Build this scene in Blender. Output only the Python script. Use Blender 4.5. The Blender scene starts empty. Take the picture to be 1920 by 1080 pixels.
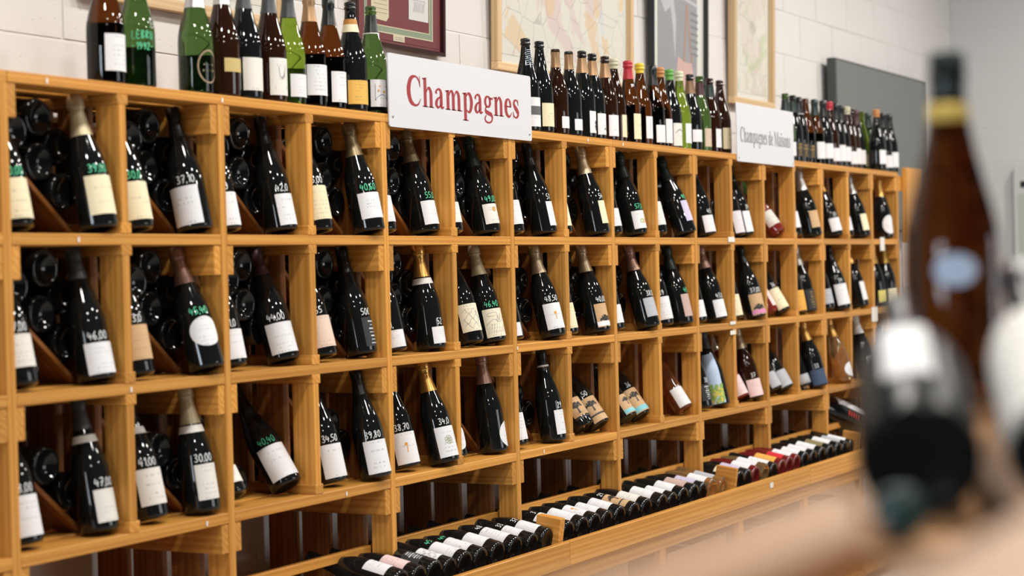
import bpy, bmesh, math, random
from mathutils import Matrix, Vector, Euler
random.seed(7)
S = bpy.context.scene
COL = S.collection
PI = math.pi
R = math.radians

# ------------------------------------------------------------------ camera, world, light, exposure
cam = bpy.data.cameras.new("camera"); cam_o = bpy.data.objects.new("camera", cam); COL.objects.link(cam_o)
right = Vector((0.48575, -0.87368, -0.02699)); up = Vector((0.02133, -0.01902, 0.99959)); back = Vector((-0.87384, -0.48613, 0.0094))
cam_o.matrix_world = Matrix(((right.x, up.x, back.x, -2.8537), (right.y, up.y, back.y, -2.8000), (right.z, up.z, back.z, 1.49071), (0, 0, 0, 1)))
cam.sensor_width = 36.0
cam.lens = 3400 / 1920 * 36.0
cam.clip_start = 0.05
cam.dof.use_dof = True; cam.dof.focus_distance = 5.75; cam.dof.aperture_fstop = 2.7
S.camera = cam_o
S.view_settings.view_transform = 'Standard'; S.view_settings.look = 'None'
S.view_settings.gamma = 1.0; S.view_settings.use_curve_mapping = False
S.view_settings.exposure = -0.35

W = bpy.data.worlds.new("world"); S.world = W; W.use_nodes = True
W.node_tree.nodes["Background"].inputs[0].default_value = (0.93, 0.96, 1.0, 1)
W.node_tree.nodes["Background"].inputs[1].default_value = 0.05

def area(name, loc, target, sx, sy, power, col=(1, 1, 1), shape='RECTANGLE'):
    l = bpy.data.lights.new(name, 'AREA'); l.shape = shape; l.size = sx; l.size_y = sy; l.energy = power; l.color = col
    o = bpy.data.objects.new(name, l); COL.objects.link(o); o.location = loc
    o.rotation_euler = (Vector(target) - Vector(loc)).to_track_quat('-Z', 'Y').to_euler()
    return o
# pendant lamps of the shop ceiling
for lx, ly, pw in [(-1.2, -1.4, 46), (0.25, -1.3, 46), (1.7, -1.4, 46), (3.15, -1.3, 46), (4.6, -1.4, 50), (6.0, -1.3, 56), (7.6, -1.2, 46),
                   (-1.6, -2.9, 40), (0.9, -2.9, 40), (3.4, -2.9, 40), (5.9, -2.9, 44), (2.2, -4.6, 40), (-3.0, -4.4, 40)]:
    area("pendant_lamp", (lx, ly, 3.75), (lx, ly + .05, 0), .30, .30, pw, (1, .95, .885), 'DISK')
# shop window on the street side, far to the left of the rack, and an added, unseen fill light behind the aisle
area("front_fill", (-8.0, -1.15, 1.75), (1.5, -.15, 1.3), 1.8, 2.2, 250, (.80, .89, 1.0))
area("front_fill", (4.6, -8.5, 1.55), (3.6, 0, 1.2), 3.4, 2.3, 135, (.95, .97, 1.0))

# ------------------------------------------------------------------ materials
MATS = {}
def mat(name, col, rough=.5, spec=.5, metal=0.0, trans=0.0, ior=1.45, coat=0.0, emit=None):
    if name in MATS: return MATS[name]
    m = bpy.data.materials.new(name); m.use_nodes = True
    b = m.node_tree.nodes["Principled BSDF"]
    b.inputs["Base Color"].default_value = (*col, 1); b.inputs["Roughness"].default_value = rough
    b.inputs["Metallic"].default_value = metal; b.inputs["Specular IOR Level"].default_value = spec
    b.inputs["Transmission Weight"].default_value = trans; b.inputs["IOR"].default_value = ior
    b.inputs["Coat Weight"].default_value = coat
    MATS[name] = m; return m
def nodes(m):
    return m.node_tree.nodes, m.node_tree.links, m.node_tree.nodes["Principled BSDF"]
def wood(name, axis, dark, light, rough=.42, scale=1.0, vary=.22):
    m = mat(name, light, rough, .35)
    N, L, b = nodes(m)
    tc = N.new("ShaderNodeTexCoord"); oi = N.new("ShaderNodeObjectInfo")
    off = N.new("ShaderNodeVectorMath"); off.operation = 'SCALE'; off.inputs[0].default_value = (37.0, 53.0, 71.0)
    L.new(oi.outputs["Random"], off.inputs["Scale"])
    mp = N.new("ShaderNodeMapping")
    sc = [38 * scale] * 3; sc[axis] = 2.2 * scale
    mp.inputs["Scale"].default_value = sc
    ad = N.new("ShaderNodeVectorMath"); ad.operation = 'ADD'
    L.new(tc.outputs["Object"], mp.inputs["Vector"]); L.new(mp.outputs[0], ad.inputs[0]); L.new(off.outputs[0], ad.inputs[1])
    n1 = N.new("ShaderNodeTexNoise"); n1.inputs["Scale"].default_value = 1.0; n1.inputs["Detail"].default_value = 5; n1.inputs["Distortion"].default_value = .8
    L.new(ad.outputs[0], n1.inputs["Vector"])
    mp2 = N.new("ShaderNodeMapping"); sc2 = [7.0] * 3; sc2[axis] = .9; mp2.inputs["Scale"].default_value = sc2
    L.new(ad.outputs[0], mp2.inputs["Vector"])
    wv = N.new("ShaderNodeTexWave"); wv.inputs["Scale"].default_value = .12; wv.inputs["Distortion"].default_value = 7; wv.inputs["Detail"].default_value = 2
    wv.bands_direction = 'DIAGONAL'
    L.new(mp2.outputs[0], wv.inputs["Vector"])
    mx0 = N.new("ShaderNodeMath"); mx0.operation = 'MULTIPLY_ADD'; mx0.inputs[1].default_value = .38
    L.new(wv.outputs["Fac"], mx0.inputs[0])
    mul = N.new("ShaderNodeMath"); mul.operation = 'MULTIPLY'; mul.inputs[1].default_value = .62
    L.new(n1.outputs["Fac"], mul.inputs[0]); L.new(mul.outputs[0], mx0.inputs[2])
    cr = N.new("ShaderNodeValToRGB"); cr.color_ramp.elements[0].position = .22; cr.color_ramp.elements[1].position = .75
    cr.color_ramp.elements[0].color = (*dark, 1); cr.color_ramp.elements[1].color = (*light, 1)
    L.new(mx0.outputs[0], cr.inputs[0])
    hs = N.new("ShaderNodeHueSaturation")
    mr = N.new("ShaderNodeMapRange"); mr.inputs["To Min"].default_value = 1 - vary; mr.inputs["To Max"].default_value = 1 + vary * .6
    L.new(oi.outputs["Random"], mr.inputs[0]); L.new(mr.outputs[0], hs.inputs["Value"]); L.new(cr.outputs[0], hs.inputs["Color"])
    L.new(hs.outputs[0], b.inputs["Base Color"])
    bp = N.new("ShaderNodeBump"); bp.inputs["Strength"].default_value = .12; bp.inputs["Distance"].default_value = .002
    L.new(n1.outputs["Fac"], bp.inputs["Height"]); L.new(bp.outputs[0], b.inputs["Normal"])
    return m
WD, WL = (.48, .200, .033), (.65, .315, .066)
wood_x = wood("varnished_pine_along_x", 0, WD, WL)
wood_y = wood("varnished_pine_along_y", 1, WD, WL)
wood_z = wood("varnished_pine_along_z", 2, WD, WL)
shaded_z = wood("shaded_pine_along_z", 2, (.20, .066, .013), (.31, .120, .025))  # same pine for rear slats, compartment shade put into the colour
shaded_x = wood("shaded_pine_along_x", 0, (.17, .055, .012), (.30, .115, .026))  # diagonal boards: shade from the bottles around them mixed into the pine colour
pale_x = wood("pale_wood_along_x", 0, (.58, .39, .20), (.72, .52, .30), .45)
pale_z = wood("pale_wood_along_z", 2, (.58, .39, .20), (.72, .52, .30), .45)
table_x = wood("beech_along_x", 0, (.36, .180, .074), (.43, .225, .098), .5, .7, .06)

def block_paint(name, col):
    m = mat(name, col, .75, .25)
    N, L, b = nodes(m)
    tc = N.new("ShaderNodeTexCoord")
    geo = N.new("ShaderNodeNewGeometry")
    n1 = N.new("ShaderNodeTexNoise"); n1.inputs["Scale"].default_value = 55; n1.inputs["Detail"].default_value = 6
    v = N.new("ShaderNodeTexVoronoi"); v.inputs["Scale"].default_value = 26; v.inputs["Randomness"].default_value = 1
    L.new(geo.outputs["Position"], n1.inputs["Vector"]); L.new(geo.outputs["Position"], v.inputs["Vector"])
    cr = N.new("ShaderNodeValToRGB"); cr.color_ramp.elements[0].position = .03; cr.color_ramp.elements[1].position = .14
    L.new(v.outputs["Distance"], cr.inputs[0])
    mm = N.new("ShaderNodeMath"); mm.operation = 'MULTIPLY_ADD'; mm.inputs[1].default_value = .55
    L.new(n1.outputs["Fac"], mm.inputs[0]); L.new(cr.outputs[0], mm.inputs[2])
    bp = N.new("ShaderNodeBump"); bp.inputs["Strength"].default_value = .35; bp.inputs["Distance"].default_value = .004
    L.new(mm.outputs[0], bp.inputs["Height"]); L.new(bp.outputs[0], b.inputs["Normal"])
    return m
paint = block_paint("white_block_paint", (.68, .655, .635))
paint2 = block_paint("grey_white_block_paint", (.55, .555, .55))
mortar = mat("painted_mortar", (.70, .68, .66), .9, .2)

GLASS = {
    'dark': mat("black_green_glass", (.007, .008, .008), .045, .5),
    'satin': mat("satin_black_glass", (.005, .006, .006), .30, .12),
    'brown': mat("brown_glass", (.020, .0065, .003), .05, .55),
    'amber': mat("amber_glass", (.12, .036, .007), .02, .5, trans=1.0, ior=1.38),
    'green': mat("green_glass", (.085, .17, .045), .02, .5, trans=1.0, ior=1.38),
    'yellowgreen': mat("yellow_green_glass", (.24, .38, .04), .02, .5, trans=1.0, ior=1.38),
    'rosewine': mat("amber_rose_glass", (.66, .25, .085), .03, .5, trans=.9, ior=1.38),
    'rose': mat("dark_rose_glass", (.16, .018, .014), .05, .5),
    'rosedark': mat("deep_pink_glass", (.13, .012, .012), .05, .5),
    'amberclear': mat("clear_golden_glass", (.86, .60, .28), .03, .5, trans=.9, ior=1.38),
}
LAB = {'w': (.73, .73, .74), 'cr': (.76, .68, .46), 'tan': (.55, .36, .19), 'off': (.71, .69, .64), 'pk': (.76, .56, .55), 'gy': (.42, .43, .46),
       'bk': (.030, .034, .036), 'lil': (.52, .47, .62), 'or': (.72, .38, .07), 'ye': (.70, .62, .18), 'mv': (.50, .36, .31), 'nv': (.05, .08, .14),
       'gold': (.52, .40, .16), 'beige': (.70, .54, .44), 'art': (.77, .71, .55), 'sky': (.50, .62, .80), 'pw': (.66, .63, .66), 'ochre': (.72, .42, .09),
       'tanr': (.55, .44, .34), 'red': (.55, .02, .03), 'olive': (.22, .18, .08)}
def label_mat(key):
    nm = "paper_" + key
    if nm in MATS: return MATS[nm]
    col = LAB[key]
    m = mat(nm, col, .6, .3)
    if key in ('bk', 'nv', 'sky', 'red', 'olive'): return m
    N, L, b = nodes(m)
    tc = N.new("ShaderNodeUVMap"); oi = N.new("ShaderNodeObjectInfo")
    sp = N.new("ShaderNodeSeparateXYZ"); L.new(tc.outputs[0], sp.inputs[0])
    # rows of fine print
    row = N.new("ShaderNodeMath"); row.operation = 'MULTIPLY'; row.inputs[1].default_value = 8.0
    L.new(sp.outputs["Y"], row.inputs[0])
    fl = N.new("ShaderNodeMath"); fl.operation = 'FLOOR'; L.new(row.outputs[0], fl.inputs[0])
    fr = N.new("ShaderNodeMath"); fr.operation = 'FRACT'; L.new(row.outputs[0], fr.inputs[0])
    band = N.new("ShaderNodeMath"); band.operation = 'COMPARE'; band.inputs[1].default_value = .45; band.inputs[2].default_value = .2
    L.new(fr.outputs[0], band.inputs[0])
    cx = N.new("ShaderNodeMath"); cx.operation = 'MULTIPLY'; cx.inputs[1].default_value = 26.0; L.new(sp.outputs["X"], cx.inputs[0])
    cmb = N.new("ShaderNodeCombineXYZ"); L.new(cx.outputs[0], cmb.inputs[0]); L.new(fl.outputs[0], cmb.inputs[1])
    rm = N.new("ShaderNodeMath"); rm.operation = 'MULTIPLY'; rm.inputs[1].default_value = 97.0; L.new(oi.outputs["Random"], rm.inputs[0]); L.new(rm.outputs[0], cmb.inputs[2])
    ns = N.new("ShaderNodeTexNoise"); ns.inputs["Scale"].default_value = 1.0; ns.inputs["Detail"].default_value = 1
    L.new(cmb.outputs[0], ns.inputs["Vector"])
    gt = N.new("ShaderNodeMath"); gt.operation = 'GREATER_THAN'; gt.inputs[1].default_value = .53; L.new(ns.outputs["Fac"], gt.inputs[0])
    # which rows carry print at all, and side margins
    cm2 = N.new("ShaderNodeCombineXYZ"); L.new(fl.outputs[0], cm2.inputs[0]); L.new(rm.outputs[0], cm2.inputs[1])
    wn = N.new("ShaderNodeTexWhiteNoise"); wn.noise_dimensions = '3D'; L.new(cm2.outputs[0], wn.inputs["Vector"])
    rg = N.new("ShaderNodeMath"); rg.operation = 'GREATER_THAN'; rg.inputs[1].default_value = .5; L.new(wn.outputs["Value"], rg.inputs[0])
    mg = N.new("ShaderNodeMath"); mg.operation = 'COMPARE'; mg.inputs[1].default_value = .5; mg.inputs[2].default_value = .27; L.new(sp.outputs["X"], mg.inputs[0])
    p1 = N.new("ShaderNodeMath"); p1.operation = 'MULTIPLY'; L.new(band.outputs[0], p1.inputs[0]); L.new(gt.outputs[0], p1.inputs[1])
    p2 = N.new("ShaderNodeMath"); p2.operation = 'MULTIPLY'; L.new(p1.outputs[0], p2.inputs[0]); L.new(rg.outputs[0], p2.inputs[1])
    p3 = N.new("ShaderNodeMath"); p3.operation = 'MULTIPLY'; L.new(p2.outputs[0], p3.inputs[0]); L.new(mg.outputs[0], p3.inputs[1])
    p4 = N.new("ShaderNodeMath"); p4.operation = 'MULTIPLY'; p4.inputs[1].default_value = .42; L.new(p3.outputs[0], p4.inputs[0])
    mx = N.new("ShaderNodeMixRGB"); mx.inputs[1].default_value = (*col, 1); mx.inputs[2].default_value = (.16, .15, .15, 1)
    L.new(p4.outputs[0], mx.inputs[0]); L.new(mx.outputs[0], b.inputs["Base Color"])
    return m
CAP = {'black': ((.006, .008, .009), .3, 0), 'grey': ((.05, .055, .06), .4, 0), 'silver': ((.55, .54, .52), .34, .7), 'creamfoil': ((.50, .43, .27), .45, .3),
       'olive': ((.22, .17, .09), .35, .6), 'darkgreen': ((.012, .026, .024), .32, .1), 'crownfoil': ((.48, .38, .24), .38, .6), 'gold': ((.70, .42, .12), .3, .8),
       'rosefoil': ((.36, .22, .17), .36, .6), 'plum': ((.06, .025, .028), .4, .1), 'darkgold': ((.36, .22, .05), .35, .7), 'white': ((.74, .74, .74), .45, 0),
       'orangegold': ((.78, .34, .03), .35, .4), 'bronze': ((.36, .22, .115), .38, .6), 'bronze2': ((.20, .12, .07), .4, .5), 'maroon': ((.05, .014, .016), .4, .1),
       'creamwax': ((.50, .48, .34), .5, 0), 'redwax': ((.42, .02, .035), .4, 0), 'yellowwax': ((.66, .48, .03), .4, 0), 'orangewax': ((.46, .20, .06), .5, 0),
       'greenwax': ((.11, .32, .06), .45, 0), 'clearwax': ((.55, .56, .40), .5, 0)}
def cap_mat(k):
    c, r, me = CAP[k]; return mat("capsule_" + k, c, r, .5, me)
ink_w = mat("white_paint_marker", (.80, .82, .82), .6)
ink_g = mat("green_paint_marker", (.10, .62, .33), .6)
ink_k = mat("black_print", (.02, .02, .022), .6)
ink_gy = mat("grey_print", (.30, .30, .30), .6)
ink_red = mat("dark_red_print", (.30, .022, .028), .5)
ink_gold = mat("gold_print", (.55, .34, .10), .4)
COLM = {}
def cm(name, col, rough=.6): return mat("print_" + name, col, rough)

# ------------------------------------------------------------------ mesh helpers
def new_mesh(name, bm, m, smooth=False):
    me = bpy.data.meshes.new(name); bm.to_mesh(me); bm.free()
    if m: me.materials.append(m)
    if smooth:
        for p in me.polygons: p.use_smooth = True
    return me
def link(name, me, parent=None, loc=(0, 0, 0), rot=(0, 0, 0)):
    o = bpy.data.objects.new(name, me); COL.objects.link(o); o.location = loc; o.rotation_euler = rot
    if parent: o.parent = parent
    return o
def thing(name, label, cat, loc=(0, 0, 0), rot=(0, 0, 0), group=None):
    o = link(name, None, None, loc, rot); o.empty_display_size = .05
    o['label'] = label; o['category'] = cat
    if group: o['group'] = group
    return o
def tag(o, label, cat, group=None):
    o['label'] = label; o['category'] = cat
    if group: o['group'] = group
    return o
BOX = {}
def box_mesh(dx, dy, dz, m, bev=.0015):
    k = (round(dx, 4), round(dy, 4), round(dz, 4), m.name, bev)
    if k in BOX: return BOX[k]
    bm = bmesh.new(); bmesh.ops.create_cube(bm, size=1)
    for v in bm.verts: v.co.x *= dx; v.co.y *= dy; v.co.z *= dz
    if bev: bmesh.ops.bevel(bm, geom=bm.edges[:], offset=bev, segments=1, affect='EDGES')
    BOX[k] = new_mesh("board", bm, m); return BOX[k]
def box(name, x0, x1, y0, y1, z0, z1, m, parent=None, bev=.0015):
    return link(name, box_mesh(x1 - x0, y1 - y0, z1 - z0, m, bev), parent, ((x0 + x1) / 2, (y0 + y1) / 2, (z0 + z1) / 2))
def struct(o): o['kind'] = 'structure'; return o
def lathe_bm(prof, seg=28):
    bm = bmesh.new(); rings = []
    for r, z in prof:
        if r < 1e-6: rings.append([bm.verts.new((0, 0, z))])
        else: rings.append([bm.verts.new((r * math.cos(2 * PI * i / seg), r * math.sin(2 * PI * i / seg), z)) for i in range(seg)])
    for a, b in zip(rings, rings[1:]):
        for i in range(seg):
            j = (i + 1) % seg
            if len(a) == 1 and len(b) > 1: bm.faces.new((a[0], b[j], b[i]))
            elif len(b) == 1 and len(a) > 1: bm.faces.new((a[i], a[j], b[0]))
            elif len(a) > 1: bm.faces.new((a[i], a[j], b[j], b[i]))
    bmesh.ops.recalc_face_normals(bm, faces=bm.faces[:])
    return bm
PROF = {
    'champ': [(0, .018), (.022, .013), (.033, .003), (.0385, 0), (.0425, .003), (.044, .010), (.044, .130), (.0432, .145), (.0405, .162), (.036, .180),
              (.030, .201), (.0245, .222), (.0200, .243), (.0170, .262), (.0152, .280), (.0147, .289), (.0170, .2895), (.0172, .295), (.0152, .2965), (.0152, .301), (.0162, .302), (.0160, .309), (.0125, .311), (0, .311)],
    'burg': [(0, .015), (.030, .004), (.0365, 0), (.0405, .003), (.0415, .010), (.0415, .132), (.040, .150), (.035, .172), (.027, .197), (.0195, .220), (.0155, .240), (.0143, .262), (.0140, .283), (.0155, .284), (.0155, .292), (.0140, .295), (0, .296)],
    'bord': [(0, .013), (.028, .003), (.0335, 0), (.0368, .003), (.0375, .010), (.0375, .182), (.0365, .196), (.032, .209), (.024, .221), (.0172, .232), (.0146, .246), (.0140, .285), (.0153, .286), (.0153, .297), (.0140, .300), (0, .3005)],
}
RAD = {'champ': .044, 'burg': .0415, 'bord': .0375}
GB = {}
def glass_mesh(typ, glass, seg=32):
    k = (typ, glass, seg)
    if k not in GB:
        GB[k] = new_mesh("bottle_glass", lathe_bm(PROF[typ], seg), GLASS[glass], True)
    return GB[k]
def prof_r(typ, z):
    p = PROF[typ][3:]
    for (r0, z0), (r1, z1) in zip(p, p[1:]):
        if z0 <= z <= z1 and z1 > z0: return r0 + (r1 - r0) * (z - z0) / (z1 - z0)
    return p[-1][0]
LM = {}
def label_mesh(typ, half, z0, z1, key, shape):
    k = (typ, round(half), round(z0, 3), round(z1, 3), key, shape)
    if k in LM: return LM[k]
    bm = bmesh.new(); uvl = bm.loops.layers.uv.new("UVMap")
    h = R(half); nu, nv = 14, (18 if shape == 'oval' else 10 if z1 > .13 else 3)
    if shape == 'sleeve': nv = 16
    grid = []
    for j in range(nv + 1):
        v = (1 - math.cos(PI * j / nv)) / 2 if shape == 'oval' else j / nv; z = z0 + (z1 - z0) * v; row = []
        w = 1.0
        if shape == 'oval': w = max(.02, math.sqrt(max(0, 1 - (2 * v - 1) ** 2)))
        for i in range(nu + 1):
            u = i / nu; a = (2 * u - 1) * h * w
            rr = prof_r(typ, z) + .0005
            row.append((bm.verts.new((rr * math.cos(a), rr * math.sin(a), z)), .5 + (u - .5) * w, v))
        grid.append(row)
    for j in range(nv):
        for i in range(nu):
            q = (grid[j][i], grid[j][i + 1], grid[j + 1][i + 1], grid[j + 1][i])
            f = bm.faces.new([t[0] for t in q])
            for lp, t in zip(f.loops, q): lp[uvl].uv = (t[1], t[2])
    LM[k] = new_mesh("label_paper", bm, label_mat(key), True); return LM[k]
# ---- ribbons: strokes with a width, in a flat (u,v) plane, optionally wrapped round a bottle
def smooth_pts(pts, n=5):
    if len(pts) < 3: return pts
    out = []
    P = [pts[0]] + list(pts) + [pts[-1]]
    for i in range(1, len(P) - 2):
        p0, p1, p2, p3 = P[i - 1], P[i], P[i + 1], P[i + 2]
        for k in range(n):
            t = k / n
            out.append(tuple(.5 * (2 * b + (c - a) * t + (2 * a - 5 * b + 4 * c - d) * t * t + (3 * b - a - 3 * c + d) * t ** 3) for a, b, c, d in zip(p0, p1, p2, p3)))
    out.append(tuple(pts[-1])); return out
def ribbon(bm, pts, fn):
    """pts (u,v,w): quads of width w along the path; fn maps (u,v) to a 3D point"""
    ed = []
    for i, (u, v, w) in enumerate(pts):
        a = pts[max(0, i - 1)]; b = pts[min(len(pts) - 1, i + 1)]
        dx, dy = b[0] - a[0], b[1] - a[1]; l = math.hypot(dx, dy) or 1
        nx, ny = -dy / l * w / 2, dx / l * w / 2
        ed.append((bm.verts.new(fn(u + nx, v + ny)), bm.verts.new(fn(u - nx, v - ny))))
    for (a, b), (c, d) in zip(ed, ed[1:]):
        try: bm.faces.new((a, b, d, c))
        except ValueError: pass
def poly(bm, pts, fn):
    bm.faces.new([bm.verts.new(fn(*p)) for p in pts])
DIG = {'0': [[(.25, 1), (.05, .6), (.12, .1), (.3, 0), (.46, .3), (.42, .8), (.25, 1)]], '1': [[(.12, .75), (.3, 1), (.28, 0)]],
       '2': [[(.05, .75), (.2, 1), (.42, .85), (.3, .45), (.03, .02), (.5, .04)]], '3': [[(.06, .9), (.3, 1), (.42, .78), (.2, .54), (.44, .32), (.3, .02), (.03, .1)]],
       '4': [[(.15, .95), (.04, .42), (.5, .45)], [(.36, .75), (.32, 0)]], '5': [[(.46, .98), (.14, .96), (.1, .58), (.4, .52), (.42, .15), (.05, .03)]],
       '6': [[(.4, 1), (.12, .6), (.06, .2), (.25, 0), (.43, .2), (.3, .45), (.08, .3)]], '7': [[(.05, .95), (.48, .97), (.18, 0)], [(.12, .5), (.42, .52)]],
       '8': [[(.4, .85), (.22, 1), (.1, .8), (.4, .3), (.24, 0), (.06, .22), (.4, .72), (.4, .85)]], '9': [[(.42, .8), (.22, 1), (.07, .72), (.25, .5), (.42, .78), (.36, .3), (.22, 0)]],
       ',': [[(.1, .1), (.05, -.15)]], '€': [[(.48, .85), (.28, 1), (.1, .6), (.2, .08), (.48, .12)], [(0, .6), (.36, .62)], [(0, .4), (.34, .42)]],
       'L': [[(.1, 1), (.06, 0), (.42, .03)]], 'E': [[(.42, .98), (.1, .95), (.06, .02), (.42, .03)], [(.08, .5), (.36, .52)]],
       'B': [[(.08, 0), (.1, 1), (.38, .85), (.12, .52), (.42, .25), (.08, 0)]], 'R': [[(.06, 0), (.1, 1), (.4, .8), (.12, .5), (.44, 0)]], 'U': [[(.08, 1), (.1, .15), (.3, 0), (.42, .2), (.44, 1)]], '-': [[(.05, .5), (.4, .5)]]}
DW = {',': .2, '1': .42}
PM = {}
def cyl_fn(typ, z0, eps):
    def f(u, v):
        z = z0 + v; rr = prof_r(typ, z) + eps; a = u / RAD[typ]
        return (rr * math.cos(a), rr * math.sin(a), z)
    return f
def price_mesh(typ, txt, z0, h, m, width=.0019):
    k = (typ, txt, round(z0, 3), round(h, 3), m.name)
    if k in PM: return PM[k]
    bm = bmesh.new(); f = cyl_fn(typ, z0, .0011)
    tot = sum(DW.get(ch, .62) for ch in txt) * h; u0 = -tot / 2
    for ch in txt:
        for st in DIG.get(ch, []):
            ribbon(bm, smooth_pts([(u0 + x * h, y * h, width) for x, y in st], 4), f)
        u0 += DW.get(ch, .62) * h
    PM[k] = new_mesh("price_strokes", bm, m, False); return PM[k]
def tree_print(bm, f, s):
    rnd = random.Random(3)
    ribbon(bm, [(0, 0, .16 * s), (.02 * s, .3 * s, .10 * s), (0, .5 * s, .08 * s)], f)
    for a in range(9):
        t = R(15 + a * 18.5); L_ = .42 * s
        ribbon(bm, [(0, .45 * s, .06 * s), (math.cos(t) * L_ * .6, .45 * s + math.sin(t) * L_ * .6, .05 * s), (math.cos(t) * L_, .45 * s + math.sin(t) * L_ * .9, .03 * s)], f)
    for a in range(26):
        t = R(rnd.uniform(0, 180)); q = rnd.uniform(.25, .5) * s; r = rnd.uniform(.05, .09) * s
        cx, cy = math.cos(t) * q, .48 * s + math.sin(t) * q * .85
        poly(bm, [(cx + r * math.cos(i * 1.0472), cy + r * math.sin(i * 1.0472)) for i in range(6)], f)
def disc(bm, f, cx, cy, r, n=14, ry=None):
    poly(bm, [(cx + r * math.cos(2 * PI * i / n), cy + (ry or r) * math.sin(2 * PI * i / n)) for i in range(n)], f)
def ring(bm, f, cx, cy, rx, ry, w, n=18):
    ribbon(bm, [(cx + rx * math.cos(2 * PI * i / n), cy + ry * math.sin(2 * PI * i / n), w) for i in range(n + 1)], f)
def wrap_obj(root, name, typ, az, z0, m, draw, eps=.0010):
    bm = bmesh.new(); draw(bm, cyl_fn(typ, z0, eps))
    for fc in bm.faces: fc.normal_update()
    return link(name, new_mesh(name, bm, m), root, (0, 0, 0), (0, 0, R(az)))
def lathe_part(root, name, prof, m, seg=28):
    k = (name, tuple(prof), m.name)
    if k not in LM: LM[k] = new_mesh(name, lathe_bm(list(prof), seg), m, True)
    return link(name, LM[k], root)
def around(typ, z0, z1, eps, n=5):
    return [(prof_r(typ, z0 + (z1 - z0) * i / n) + eps, z0 + (z1 - z0) * i / n) for i in range(n + 1)]

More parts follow.
